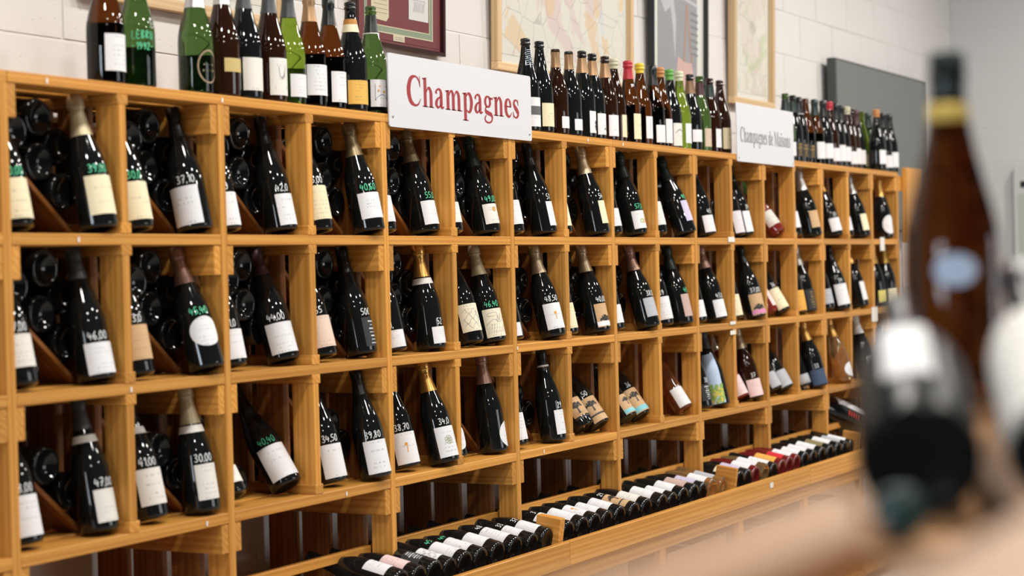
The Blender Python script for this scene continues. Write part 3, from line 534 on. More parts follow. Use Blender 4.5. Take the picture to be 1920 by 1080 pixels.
(3.2385, 0.056, 0.9364, 36, 'burg', 'dark', (-110.7, 58.7, 0.0084, 0.1075, 'tan', 'rect'), ('36', 'w'), ('still', 'black'), 'treet', 'dark bottle, tan label and white price, right in bottom row, ninth compartment', 'lea'),
(3.6082, 0.044, 0.9325, 33, 'bord', 'rosewine', (-107.9, 64.9, 0.01, 0.0887, 'w', 'rect'), None, ('still', 'silver'), None, 'clear amber-pink bottle, white label, alone in bottom row, tenth compartment', 'lea'),
(3.8275, 0.062, 0.9215, 12, 'champ', 'dark', (-90.8, 55.3, 0.0273, 0.0921, 'bk', 'rect'), ('30', 'w'), ('still', 'black'), 'whitetext', 'dark bottle, black label and white price, left in bottom row, eleventh compartment', 'lea'),
(3.9732, 0.048, 0.9222, 13, 'champ', 'dark', (-172.2, 55.3, 0.008, 0.2126, 'sky', 'sleeve'), None, ('still', 'grey'), 'floral', 'dark bottle, pale blue sleeve, right in bottom row, eleventh compartment', 'lea'),
(4.2591, 0.0692, 0.9298, 28, 'bord', 'rose', (-113.6, 64.9, 0.0085, 0.0944, 'pk', 'rect'), None, ('still', 'silver'), None, 'pink wine bottle, pink label, left in bottom row, twelfth compartment', 'lea'),
(4.338, 0.044, 0.9229, 14, 'champ', 'brown', (-121.1, 55.3, 0.008, 0.0802, 'pk', 'rect'), ('37', 'w'), ('foil', 'crownfoil'), None, 'dark brown bottle, pink label and white price, right in bottom row, twelfth compartment', 'lea'),
(4.6216, 0.062, 0.9341, 30, 'champ', 'dark', (-105.5, 55.3, 0.008, 0.0789, 'gy', 'rect'), None, ('still', 'black'), None, 'dark bottle, grey label, left in bottom row, thirteenth compartment', 'lea'),
(4.7107, 0.044, 0.9341, 30, 'champ', 'dark', (-116.0, 55.3, 0.008, 0.0841, 'gy', 'rect'), None, ('still', 'black'), None, 'dark bottle, grey label, right in bottom row, thirteenth compartment', 'lea'),
(5.0056, 0.0632, 0.9251, 20, 'bord', 'dark', (-111.6, 64.9, -0.0089, 0.0556, 'gy', 'rect'), None, ('still', 'silver'), None, 'dark bottle, grey label, left in bottom row, fourteenth compartment', 'lea'),
(5.0733, 0.016, 0.9229, 14, 'champ', 'dark', (-135.4, 55.3, 0.008, 0.0784, 'nv', 'rect'), ('33', 'w'), ('foil', 'gold'), None, 'dark bottle, navy label and white price, right in bottom row, fourteenth compartment', 'lea'),
(5.4465, 0.016, 0.9237, 15, 'champ', 'amberclear', (-91.0, 55.3, 0.015, 0.0843, 'w', 'oval'), None, ('foil', 'gold'), None, 'clear gold bottle, white oval label, alone in bottom row, fifteenth compartment', 'lea'),
(5.809, 0.016, 0.9222, 13, 'champ', 'dark', (-93.5, 55.3, 0.0083, 0.096, 'w', 'rect'), None, ('foil', 'white'), None, 'dark bottle, white label, alone in bottom row, sixteenth compartment', 'lea'),
(6.2271, 0.032, 0.9148, 3, 'champ', 'dark', (-90.3, 55.3, 0.008, 0.0826, 'w', 'rect'), None, ('foil', 'orangegold'), None, 'dark bottle, white label, alone in bottom row, seventeenth compartment', 'lea'),
(0.3966, 0.075, 1.9465, 0, 'champ', 'amber', (-86.5, 55.3, 0.0327, 0.1189, 'w', 'rect'), None, None, None, 'brown bottle with narrow white label, leftmost on the rack top', 'bot'),
(0.5048, 0.075, 1.9465, 0, 'champ', 'green', None, None, None, 'handwriting', 'green bottle with green handwriting, second from left on the rack top', 'bot'),
(0.7194, 0.07, 1.9465, 0, 'champ', 'green', None, None, ('foil', 'silver'), 'arch', 'wide green bottle with silver foil and printed brown arch on the rack top', 'bot'),
(0.8142, 0.06, 1.9465, 0, 'champ', 'brown', (-81.8, 55.3, 0.0638, 0.0985, 'gold', 'rect'), None, ('still', 'silver'), None, 'brown bottle with small gold label on the rack top', 'bot'),
(0.9058, 0.06, 1.9465, 0, 'champ', 'dark', (-94.8, 55.3, 0.0238, 0.1081, 'off', 'rect'), None, ('still', 'grey'), None, 'black bottle with off-white label beside the small gold label bottle on top', 'bot'),
(1.0123, 0.06, 1.9465, 0, 'champ', 'brown', (-89.6, 55.3, 0.0192, 0.1163, 'off', 'rect'), None, ('still', 'grey'), 'shield', 'brown bottle with shield on white label, rack top left of yellow-green bottle', 'bot'),
(1.1123, 0.07, 1.9465, 0, 'champ', 'yellowgreen', (-86.3, 55.3, 0.0225, 0.0832, 'w', 'rect'), None, ('still', 'grey'), None, 'yellow-green bottle with low white label on the rack top', 'bot'),
(1.2093, 0.07, 1.9465, 0, 'champ', 'amber', (-102.3, 55.3, 0.0337, 0.1169, 'w', 'rect'), None, ('still', 'bronze'), None, 'amber bottle with tall white label right of the yellow-green bottle', 'bot'),
(1.302, 0.07, 1.9465, 0, 'champ', 'amber', (-85.3, 55.3, 0.0214, 0.106, 'w', 'rect'), None, ('still', 'black'), None, 'amber bottle with black capsule left of the ochre label bottle', 'bot'),
(1.3938, 0.06, 1.9465, 0, 'champ', 'dark', (-105.1, 55.3, 0.0213, 0.0881, 'ochre', 'rect'), None, None, 'neckband', 'black bottle with ochre label and striped neck band on the rack top', 'bot'),
(1.4983, 0.06, 1.9465, 0, 'champ', 'green', (-98.8, 55.3, 0.0208, 0.0979, 'w', 'rect'), None, ('collar', 'black'), 'night', 'green open bottle with night sky picture label beside the large sign', 'bot'),
(2.422, 0.06, 1.9465, 0, 'champ', 'dark', (-85.3, 55.3, 0.0171, 0.1133, 'w', 'rect'), None, None, 'bands', 'black bottle with grey printed neck and banded white label right of large sign', 'bot'),
(2.5189, 0.06, 1.9465, 0, 'champ', 'dark', (-90.3, 55.3, 0.0226, 0.1007, 'cr', 'rect'), None, None, None, 'black bare-necked bottle with square cream label on the rack top', 'bot'),
(2.6343, 0.06, 1.9465, 0, 'burg', 'brown', (-69.1, 58.7, 0.0239, 0.0636, 'w', 'rect'), None, ('collar', 'bronze'), None, 'first bronze-collared bottle with tiny white label, right of large sign', 'bot'),
(2.7237, 0.055, 1.9465, 0, 'burg', 'dark', (-72.0, 58.7, 0.0213, 0.0597, 'w', 'rect'), None, ('collar', 'bronze'), None, 'second bronze-collared bottle with tiny white label, right of large sign', 'bot'),
(2.855, 0.07, 1.9465, 0, 'champ', 'dark', (-67.6, 55.3, 0.0199, 0.0962, 'w', 'rect'), None, ('collar', 'bronze'), 'vine', 'bronze-collared black bottle with vine drawing on white label', 'bot'),
(2.9548, 0.08, 1.9465, 0, 'champ', 'dark', (-78.6, 55.3, 0.0198, 0.0947, 'w', 'rect'), None, ('collar', 'bronze'), 'triangle', 'bronze-collared black bottle with small triangle on white label', 'bot'),
(3.0583, 0.08, 1.9465, 0, 'champ', 'brown', (-86.3, 55.3, 0.0195, 0.0955, 'w', 'rect'), None, ('collar', 'bronze'), None, 'bronze-collared brown bottle with plain white label left of the red wax bottle', 'bot'),
(3.1701, 0.1, 1.9465, 0, 'champ', 'brown', (-60.1, 55.3, 0.023, 0.1048, 'cr', 'rect'), None, ('wax', 'creamwax'), None, 'bottle sealed in pale cream wax behind the red wax bottle', 'bot'),
(3.2723, 0.09, 1.9465, 0, 'champ', 'amber', (-75.3, 55.3, 0.0207, 0.1144, 'cr', 'rect'), None, ('waxlong', 'redwax'), None, 'amber bottle sealed in red wax on the rack top', 'bot'),
(3.3752, 0.09, 1.9465, 0, 'champ', 'amber', (-72.2, 55.3, 0.0279, 0.1109, 'w', 'rect'), None, ('wax', 'yellowwax'), 'bluebox', 'amber bottle sealed in yellow wax with blue picture label', 'bot'),
(3.4689, 0.08, 1.9465, 0, 'champ', 'amber', (-86.9, 55.3, 0.0169, 0.083, 'w', 'rect'), None, ('still', 'black'), None, 'amber bottle with black capsule left of the orange wax bottle', 'bot'),
(3.5596, 0.09, 1.9465, 0, 'champ', 'amber', (-74.7, 55.3, 0.0199, 0.112, 'w', 'rect'), None, ('wax', 'orangewax'), None, 'amber bottle sealed in orange wax on the rack top', 'bot'),
(3.6501, 0.09, 1.9465, 0, 'champ', 'dark', (-86.7, 55.3, 0.0132, 0.1013, 'off', 'rect'), None, ('waxlong2', 'greenwax'), 'stroke', 'dark bottle with green wax top and brush stroke label', 'bot'),
(3.7425, 0.09, 1.9465, 0, 'champ', 'yellowgreen', (-71.5, 55.3, 0.0284, 0.1054, 'w', 'rect'), None, ('wax', 'clearwax'), None, 'pale green glass bottle on the rack top', 'bot'),
(3.8478, 0.09, 1.9465, 0, 'champ', 'dark', (-92.2, 55.3, 0.0385, 0.0867, 'w', 'rect'), None, ('collar', 'bronze2'), None, 'dark bottle with wide low white label right of pale green bottle', 'bot'),
(3.9449, 0.09, 1.9465, 0, 'champ', 'green', (-77.5, 55.3, 0.0241, 0.0968, 'tanr', 'rect'), None, ('collar', 'maroon'), None, 'green bottle with maroon capsule and rounded tan label', 'bot'),
(4.0499, 0.09, 1.9465, 0, 'champ', 'brown', (-71.2, 55.3, 0.0257, 0.1009, 'w', 'rect'), None, ('collar', 'darkgreen'), None, 'brown bottle with green capsule, second left of small sign', 'bot'),
(4.1575, 0.09, 1.9465, 0, 'champ', 'brown', (-89.3, 55.3, 0.0242, 0.1113, 'cr', 'rect'), None, None, None, 'brown open bottle with cream label beside the small sign', 'bot'),
(4.9128, 0.085, 1.9465, 0, 'champ', 'green', (-104, 52, 0.028, 0.09, 'w', 'rect'), None, ('collar', 'darkgreen'), None, 'green-capped bottle, first from left in the row right of small sign', 'bot'),
(5.0225, 0.09, 1.9465, 0, 'champ', 'dark', (-104, 45, 0.03, 0.095, 'bk', 'rect'), None, ('collar', 'darkgreen'), 'goldtext', 'green-capped bottle, second from left in the row right of small sign', 'bot'),
(5.1269, 0.1, 1.9465, 0, 'champ', 'dark', (-104, 45, 0.03, 0.095, 'bk', 'rect'), None, ('collar', 'black'), 'goldtext', 'black-capped bottle, third from left in the row right of small sign', 'bot'),
(5.2198, 0.1, 1.9465, 0, 'champ', 'amber', (-104, 45, 0.03, 0.095, 'bk', 'rect'), None, None, 'goldtext', 'bare-necked bottle, fourth from left in the row right of small sign', 'bot'),
(5.3161, 0.09, 1.9465, 0, 'champ', 'amber', (-98, 52, 0.032, 0.11, 'w', 'rect'), None, ('still', 'darkgreen'), None, 'green-capped bottle, fifth from left in the row right of small sign', 'bot'),
(5.4072, 0.08, 1.9465, 0, 'champ', 'dark', (-102, 52, 0.036, 0.106, 'w', 'rect'), None, ('still', 'black'), None, 'black-capped bottle, sixth from left in the row right of small sign', 'bot'),
(5.5129, 0.085, 1.9465, 0, 'champ', 'brown', (-95, 52, 0.028, 0.09, 'w', 'rect'), None, ('wax', 'redwax'), None, 'red-capped bottle, seventh from left in the row right of small sign', 'bot'),
(5.6207, 0.09, 1.9465, 0, 'champ', 'dark', (-99, 52, 0.032, 0.11, 'w', 'rect'), None, ('still', 'black'), None, 'black-capped bottle, eighth from left in the row right of small sign', 'bot'),
(5.7293, 0.1, 1.9465, 0, 'champ', 'dark', (-103, 52, 0.036, 0.106, 'w', 'rect'), None, ('still', 'black'), None, 'black-capped bottle, ninth from left in the row right of small sign', 'bot'),
(5.8477, 0.11, 1.9465, 0, 'champ', 'brown', (-96, 52, 0.028, 0.09, 'w', 'rect'), None, ('wax', 'creamwax'), None, 'cream-capped bottle, tenth from left in the row right of small sign', 'bot'),
(5.9435, 0.12, 1.9465, 0, 'champ', 'brown', (-100, 52, 0.032, 0.11, 'w', 'rect'), None, None, None, 'bare-necked bottle, eleventh from left in the row right of small sign', 'bot'),
(6.0491, 0.13, 1.9465, 0, 'champ', 'dark', (-104, 52, 0.036, 0.106, 'w', 'rect'), None, ('still', 'plum'), None, 'plum-capped bottle, twelfth from left in the row right of small sign', 'bot'),
(6.1561, 0.14, 1.9465, 0, 'champ', 'yellowgreen', (-97, 52, 0.028, 0.09, 'cr', 'rect'), None, None, None, 'bare-necked bottle, thirteenth from left in the row right of small sign', 'bot'),
(6.2692, 0.14, 1.9465, 0, 'champ', 'green', (-101, 52, 0.032, 0.11, 'w', 'rect'), None, ('still', 'darkgreen'), None, 'green-capped bottle, fourteenth from left in the row right of small sign', 'bot'),
(6.1298, 0.05, 1.9465, 0, 'champ', 'dark', (-94, 52, 0.036, 0.106, 'w', 'rect'), None, ('wax', 'orangewax'), None, 'orange-banded bottle, fifteenth from left in the row right of small sign', 'bot'),
(6.3467, 0.085, 1.9465, 0, 'champ', 'dark', (-98, 52, 0.028, 0.09, 'w', 'rect'), None, ('still', 'black'), None, 'black-capped bottle, sixteenth from left in the row right of small sign', 'bot'),
(6.4403, 0.08, 1.9465, 0, 'champ', 'dark', (-102, 52, 0.032, 0.11, 'w', 'rect'), None, ('still', 'black'), None, 'black-capped bottle, seventeenth from left in the row right of small sign', 'bot')
]
TRAY = [
(1.3008, -0.118, 0.6455, 'dark', 'w', None, '', 'dark bottle with white label lying base outward, first from left in first tray section'),
(1.394, -0.118, 0.6455, 'dark', 'pk', None, '', 'dark bottle with pink label lying base outward, second from left in first tray section'),
(1.4775, -0.118, 0.6455, 'dark', 'bk', 'whitetext', '', 'dark bottle with black label lying base outward, third from left in first tray section'),
(1.561, -0.118, 0.6455, 'dark', 'w', 'scribble', '', 'dark bottle with white label lying base outward, fourth from left in first tray section'),
(1.6445, -0.118, 0.6455, 'dark', 'w', None, '45', 'dark bottle with white label lying base outward, fifth from left in first tray section'),
(1.7364, -0.118, 0.6455, 'dark', 'w', 'redmarks', '44', 'dark bottle with white label lying base outward, sixth from left in first tray section'),
(1.8382, -0.118, 0.6455, 'dark', 'w', None, '', 'dark bottle with white label lying base outward, seventh from left in first tray section'),
(1.9466, -0.118, 0.6455, 'dark', 'w', None, '48', 'dark bottle with white label lying base outward, eighth from left in first tray section'),
(2.0554, -0.118, 0.6455, 'dark', 'w', None, '33', 'dark bottle with white label lying base outward, ninth from left in first tray section'),
(2.1505, -0.118, 0.6455, 'dark', 'w', None, '37', 'dark bottle with white label lying base outward, tenth from left in first tray section'),
(2.2961, -0.118, 0.6455, 'dark', 'w', None, '3', 'dark bottle with white label lying base outward, first from left in second tray section'),
(2.3984, -0.118, 0.6455, 'dark', 'w', None, '', 'dark bottle with white label lying base outward, second from left in second tray section'),
(2.4881, -0.118, 0.6455, 'dark', 'w', 'mark', '', 'dark bottle with white label lying base outward, third from left in second tray section'),
(2.5801, -0.118, 0.6455, 'dark', 'w', None, '', 'dark bottle with white label lying base outward, fourth from left in second tray section'),
(2.6789, -0.118, 0.6455, 'dark', 'w', None, '', 'dark bottle with white label lying base outward, fifth from left in second tray section'),
(2.7931, -0.118, 0.6455, 'dark', 'tan', 'treeb', '29', 'dark bottle with tan label lying base outward, sixth from left in second tray section'),
(2.8931, -0.118, 0.6455, 'dark', 'off', None, '', 'dark bottle with off-white label lying base outward, seventh from left in second tray section'),
(3.0287, -0.118, 0.6455, 'dark', 'w', None, '', 'dark bottle with white label lying base outward, eighth from left in second tray section'),
(3.1171, -0.118, 0.6455, 'dark', 'w', None, '', 'dark bottle with white label lying base outward, ninth from left in second tray section'),
(3.2124, -0.118, 0.6455, 'dark', 'w', None, '', 'dark bottle with white label lying base outward, tenth from left in second tray section'),
(3.31, -0.118, 0.6455, 'dark', 'mv', None, '', 'dark bottle with mauve label lying base outward, eleventh from left in second tray section'),
(3.3935, -0.118, 0.6455, 'dark', 'lil', None, '', 'dark bottle with lilac label lying base outward, twelfth from left in second tray section'),
(3.4822, -0.118, 0.6455, 'amberclear', 'w', None, '', 'clear gold bottle with white label lying base outward, thirteenth from left in second tray section'),
(3.5872, -0.118, 0.6455, 'amberclear', 'gy', None, '', 'clear gold bottle with grey label lying base outward, fourteenth from left in second tray section'),
(3.761, -0.118, 0.6455, 'dark', 'cr', None, '', 'dark bottle with cream label lying base outward, first from left in third tray section'),
(3.8445, -0.118, 0.6455, 'dark', 'lil', None, '', 'dark bottle with lilac label lying base outward, second from left in third tray section'),
(3.9308, -0.118, 0.6455, 'rosedark', 'w', None, '', 'pink bottle with white label lying base outward, third from left in third tray section'),
(4.0305, -0.118, 0.6455, 'amberclear', 'w', None, '', 'clear gold bottle with white label lying base outward, fourth from left in third tray section'),
(4.1324, -0.118, 0.6455, 'dark', 'w', None, '', 'dark bottle with white label lying base outward, fifth from left in third tray section'),
(4.2245, -0.118, 0.6455, 'rosedark', 'or', None, '', 'pink bottle with orange label lying base outward, sixth from left in third tray section'),
(4.308, -0.118, 0.6455, 'rosedark', 'red', None, '', 'pink bottle with red label lying base outward, seventh from left in third tray section'),
(4.3952, -0.118, 0.6455, 'rosedark', 'w', None, '', 'pink bottle with white label lying base outward, eighth from left in third tray section'),
(4.4997, -0.118, 0.6455, 'dark', 'w', None, '', 'dark bottle with white label lying base outward, ninth from left in third tray section'),
(4.6065, -0.118, 0.6455, 'dark', 'w', None, '', 'dark bottle with white label lying base outward, tenth from left in third tray section'),
(4.7162, -0.118, 0.6455, 'dark', 'w', None, '', 'dark bottle with white label lying base outward, eleventh from left in third tray section'),
(4.8215, -0.118, 0.6455, 'dark', 'olive', None, '', 'dark bottle with olive label lying base outward, twelfth from left in third tray section'),
(4.9291, -0.118, 0.6455, 'dark', 'w', None, '', 'dark bottle with white label lying base outward, thirteenth from left in third tray section'),
(5.0245, -0.118, 0.6455, 'dark', 'gy', None, '', 'dark bottle with grey label lying base outward, fourteenth from left in third tray section'),
(5.1142, -0.118, 0.6455, 'dark', 'w', None, '', 'dark bottle with white label lying base outward, fifteenth from left in third tray section')
]

# ------------------------------------------------------------------ the setting
WY = .46
wall = struct(link("wall_back", None))
box("mortar_backing", -3.0, 9.08, WY + .003, WY + .16, 0, 3.6, mortar, wall, 0)
rnd = random.Random(11)
BL = []
for v in range(4):
    bm = bmesh.new(); bmesh.ops.create_cube(bm, size=1)
    for q in bm.verts: q.co.x *= .4975; q.co.y *= .10; q.co.z *= .2178
    bmesh.ops.bevel(bm, geom=bm.edges[:], offset=.0032, segments=2, affect='EDGES')
    for q in bm.verts: q.co += Vector((rnd.uniform(-.0008, .0008), rnd.uniform(-.0008, .0008), rnd.uniform(-.0008, .0008)))
    BL.append(new_mesh("block", bm, paint))
for k in range(1, 16):
    zc = 2.115 + .22 * (k - 9) - .11
    if zc > 3.3: continue
    for i in range(20):
        xc = -.28 + .5 * i + (.25 if k % 2 else 0) + .2
        if xc > 9.0: continue
        link("block", BL[(i * 3 + k) % 4], wall, (xc, WY + .05 + rnd.uniform(-.0012, .0012), zc))
rw = struct(link("wall_right", None))
box("mortar_backing", 9.055, 9.25, -4.6, WY, 0, 3.6, mortar, rw, 0)
bm = bmesh.new(); bmesh.ops.create_cube(bm, size=1)
for q in bm.verts: q.co.x *= .10; q.co.y *= .4975; q.co.z *= .2178
bmesh.ops.bevel(bm, geom=bm.edges[:], offset=.003, segments=1, affect='EDGES')
RB = new_mesh("block", bm, paint2)
for k in range(1, 16):
    zc = 2.115 + .22 * (k - 9) - .11
    if zc > 3.3: continue
    for i in range(10):
        link("block", RB, rw, (9.102, WY - .25 - .5 * i + (.25 if k % 2 else 0), zc))
fl = mat("grey_concrete", (.33, .31, .29), .6)
struct(box("floor", -7, 9.2, -9, WY + .1, -.1, 0, fl, None, 0))

# ------------------------------------------------------------------ the rack
P = .735; T = .025
ZTOP = 1.946; ZS = (1.600, 1.256, .912); TH = .026; TD = .025
SL = [(0, .07), (.098, .188), (.22, .312), (.338, .432)]
DK = [(0, .092), (.122, .205), (.235, .318), (.348, .432)]
rack = thing("bottle_rack", "long orange pine bottle rack of open compartments along the white wall", "rack")
mains = [k * P for k in range(-1, 9)]                         # right face of each main upright
XE = 6.31
def slat(name, x0, z0, z1, y0, y1, m): return box(name, x0, x0 + T, y0, y1, z0, z1, m, rack)
for xr in mains + [XE]:
    for i, (y0, y1) in enumerate(SL):
        slat("upright_slat", xr - T, .16 if i else (.50 if xr < XE else .16), ZTOP - TD, y0, y1, wood_z if i == 0 else shaded_z)
    for zt in (ZTOP - TD,) + tuple(z - TH for z in ZS):
        for x0 in (xr - T - .026, xr):
            if xr == XE and x0 == xr: continue
            box("cleat", x0, x0 + .026, .0025, .432, zt - .074, zt, wood_y, rack)
mids = [k * P + .3475 for k in range(0, 8)]
for xm in mids:
    for r_, zb in enumerate(ZS):
        zt = (ZTOP - TD, ZS[0] - TH, ZS[1] - TH)[r_]
        for y0, y1 in SL: slat("divider_slat", xm, zb, zt, y0, y1, wood_z if y0 == 0 else shaded_z)
        box("divider_block", xm - .003, xm + .033, -.0008, .43, zt - .024, zt, wood_y, rack)
        box("divider_block", xm - .003, xm + .033, -.0008, .43, zb, zb + .026, wood_y, rack)
spans = [(a, b - T) for a, b in zip(mains, mains[1:] + [XE])]
for zb in ZS:
    for a, b in spans:
        for i, (y0, y1) in enumerate(DK):
            box("shelf_board", a, b, y0, y1, zb - TH, zb, wood_x, rack)
for a, b in ((-P - T, 0), (0, 2 * P), (2 * P, 4 * P), (4 * P, 6 * P), (6 * P, XE)):
    for y0, y1 in DK:
        box("top_board", a, b - .001, y0, y1, ZTOP - TD, ZTOP, wood_x, rack)
# diagonal boards inside compartments
def diag(cell, row, x0, z0, x1, z1):
    j = cell - 1
    L_ = P * (j // 2) if j % 2 == 0 else P * (j // 2) + .3725
    dx, dz = x1 - x0, z1 - z0; l = math.hypot(dx, dz)
    m = box_mesh(l, .27, .012, shaded_x)
    link("diagonal_board", m, rack, (L_ + (x0 + x1) / 2, .255, ZS[row] + (z0 + z1) / 2), (0, math.atan2(-dz, dx), 0))
DG = [(c, 0) for c in range(1, 9)] + [(1, 1), (2, 1), (4, 1), (5, 1), (7, 1), (8, 1), (9, 1), (10, 1), (1, 2), (2, 2), (4, 2), (5, 2), (6, 2), (7, 2)]
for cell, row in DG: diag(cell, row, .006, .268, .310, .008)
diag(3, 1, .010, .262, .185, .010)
for px, pz in ((.115, 1.934), (.726, 1.934), (.20, 1.588), (.36, 1.243), (2.20, 1.246), (3.02, 1.935), (2.74, 1.936), (.62, .899), (1.22, .899), (2.36, .90)):
    box("staple", px, px + .005, -.0022, -.0006, pz - .007, pz + .004, mat("staple_white", (.8, .78, .74), .4), rack, 0)
# ------------------------------------------------------------------ base with the display tray
base = thing("tray_cabinet", "low pine base with a sloping bottle tray below the rack", "cabinet")
for a, b in ((-P, 0), (0, 2.212), (2.214, 4.43), (4.432, 6.36)):
    box("front_board", a, b, -.165, -.143, .556, .633, wood_x, base)
box("lower_rail", -P, 6.36, -.140, -.112, .495, .556, wood_x, base)
for a, b in zip(mains, mains[1:] + [XE]):
    box("back_rail", a + .001, b - T - .001, .072, .092, .695, .722, wood_x, base)
    box("tray_floor_board", a, b, -.14, .07, .545, .560, wood_x, base)
for k in range(-1, 9): box("stile", k * P + .012, k * P + .060, -.138, -.114, .0, .495, wood_z, base)
for k in range(0, 9):
    box("base_panel", (k - 1) * P + .03, k * P + .03, .10, .115, .02, .545, pale_x, base)
box("bottom_board", -P, 6.36, -.138, .43, .05, .075, wood_x, base)
def tray_divider(x, n):
    for i in range(n):
        o = box("tray_divider", x + i * .0165, x + i * .0165 + .016, -.141, -.055, .0, .115, wood_y, base)
        o.location = (x + i * .0165 + .008, -.098, .655); o.rotation_euler = (R(8), 0, 0)
tray_divider(2.186, 2); tray_divider(3.655, 1); tray_divider(5.16, 1); tray_divider(.72, 1)
for i, (x0, w, zt) in enumerate(((1.62, .50, .40), (2.33, .43, .49), (3.09, .55, .445), (3.80, .50, .42), (4.55, .5, .43))):
    ct = thing("carton", ["open brown carton in the base, first compartment seen", "tall brown carton with raised flap edges under the tray joint", "brown carton under the middle of the long tray board", "brown carton in the base right of the middle carton", "rightmost brown carton in the base"][i], "box", (x0, -.10, .075), (0, 0, 0), "cartons stored in the rack base")
    kraft = mat("kraft_card", (.52, .33, .20), .8, .2)
    box("carton_body", 0, w, 0, .19, 0, zt - .075, kraft, ct, .002)
    box("flap", 0, w, -.004, -.001, zt - .16, zt - .06, kraft, ct, .0005)
    box("tape", w * .45, w * .55, .0, .19, zt - .0749, zt - .0742, mat("parcel_tape", (.56, .42, .28), .3), ct, 0)

# ------------------------------------------------------------------ bottles
def bottle(rec):
    x, y, z, th, typ, glass, lab, price, capk, extra, text, g = rec
    root = thing("champagne_bottle" if typ == 'champ' else "wine_bottle", text, "bottle", (x, y, z), (R(-th), 0, 0), GRP[g])
    link("glass_body", glass_mesh(typ, glass), root)
    if glass in ('amber', 'green', 'yellowgreen') and z > 1.9:  # back labels added to darken the glass in front, tall and black on amber
        link("back_label", label_mesh(typ, 78 if glass == 'amber' else 64, .014, .150 if glass == 'amber' else .105, 'bk' if glass == 'amber' else 'gy', 'rect'), root, (0, 0, 0), (0, 0, R((lab[0] if lab else -110) + 165)))
    dress(root, typ, lab, price, capk, extra)
    return root
for rec in BOTTLES: bottle(rec)
TLAB = {}
for i, (x, y, z, glass, lc, ex, pr, text) in enumerate(TRAY):
    z -= .004
    typ = 'burg' if lc in ('tan',) or i % 4 == 1 else ('bord' if i % 5 == 3 else 'champ')
    tr = random.Random(i)
    root = thing("tray_bottle", text, "bottle", (x, y, z), (R(-78.5), 0, 0), "bottles lying in the display tray")
    link("glass_body", glass_mesh(typ, glass if glass != 'dark' else 'dark'), root)
    az = -104 + tr.uniform(-9, 9)
    lab = (az, 48, .030 + tr.uniform(-.004, .012), .112 + tr.uniform(-.012, .012), lc, 'rect')
    dress(root, typ, lab, [pr, 'g' if pr in ('44', '45') else 'w'] if pr else None, ('still', 'black'), ex, az_price=-108)
# bottles lying behind the display bottles
lying = glass_mesh('champ', 'dark', 24)
rn_ = ("top", "middle", "bottom"); od = "first second third fourth fifth sixth seventh eighth ninth tenth eleventh twelfth".split()
FULL = [(c, 0) for c in range(1, 11)] + [(c, 1) for c in range(1, 11)] + [(1, 2), (2, 2), (4, 2), (7, 2)]
HALF = [(11, 0), (12, 0), (11, 1), (12, 1), (3, 2), (5, 2), (6, 2), (11, 2), (12, 2), (14, 1), (14, 2), (15, 1)]
PALE = {(2, 0): 0, (5, 1): 0, (2, 1): 0, (3, 1): 0, (7, 1): 0, (2, 2): 0, (5, 0): 0}
jr = random.Random(4)
od = "first second third fourth fifth sixth seventh eighth ninth tenth eleventh twelfth thirteenth fourteenth fifteenth".split()
for cell, row in FULL + HALF:
    j = cell - 1
    L_ = P * (j // 2) if j % 2 == 0 else P * (j // 2) + .3725
    if (cell, row) in FULL:
        spots = [(.134, .231, .118), (.209, .166, .112), (.290, .100, .120), (.226, .268, .122), (.298, .205, .134), (.150, .046, .115), (.060, .134, .170)]
        if row == 2: spots = spots[1:3] + spots[5:6]
        if (cell, row) == (6, 1): spots = spots[:1] + spots[2:3] + spots[5:6]
    else: spots = [(.06, .046, .15), (.165, .046, .09), (.112, .123, .12)] if row < 2 else [(.105, .046, .14), (.195, .046, .14)]
    for k, (dx, dz, yb) in enumerate(spots):
        o = link("champagne_bottle", lying, None, (L_ + dx, yb + jr.uniform(-.004, .008), ZS[row] + dz), (R(-90), 0, jr.uniform(-.02, .02)))
        g = "bottles lying in the %s row, %s compartment" % (rn_[row], od[cell - 1])
        if PALE.get((cell, row)) == k:
            o.location.y = .100
            tag(o, "dark bottle lying on its side with its pale label showing, %s row, %s compartment" % (rn_[row], od[cell - 1]), "bottle")
            link("label", label_mesh('champ', 62, .030, .125, 'off', 'rect'), o, (0, 0, 0), (0, 0, R(-140)))
        else:
            rank = sorted(range(len(spots)), key=lambda q: -spots[q][1] + .01 * spots[q][0]).index(k)
            hw = ("highest", "second highest", "third highest", "fourth highest", "fifth highest", "sixth highest", "lowest")[rank] if rank < len(spots) - 1 else "lowest"
            tag(o, "dark bottle lying base outward, %s of its stack, %s row, %s compartment" % (hw, rn_[row], od[cell - 1]), "bottle", g)
# big bottle under the rack end
mq = Vector((-.85, .30, .33)).to_track_quat('Z', 'Y')
mg = thing("magnum_bottle", "large dark bottle with white band and red lettering leaning under the rack end", "bottle", (5.74, .045, .685), mq.to_euler())
mg.scale = (1.75, 1.75, 1.75)
mv = mq.inverted() @ Vector((-.15, -.6, .75)); ma = math.degrees(math.atan2(mv.y, mv.x))
link("glass_body", glass_mesh('champ', 'dark'), mg)
link("label", label_mesh('champ', 20, .02, .155, 'w', 'rect'), mg, (0, 0, 0), (0, 0, R(ma)))
wrap_obj(mg, "label_print", 'champ', ma - 40, .06, cm("red", (.5, .02, .02)), lambda b, f: [ribbon(b, [(-.007, .008 + .011 * k, .006), (.007, .008 + .011 * k, .006)], f) for k in range(5)], .0014)
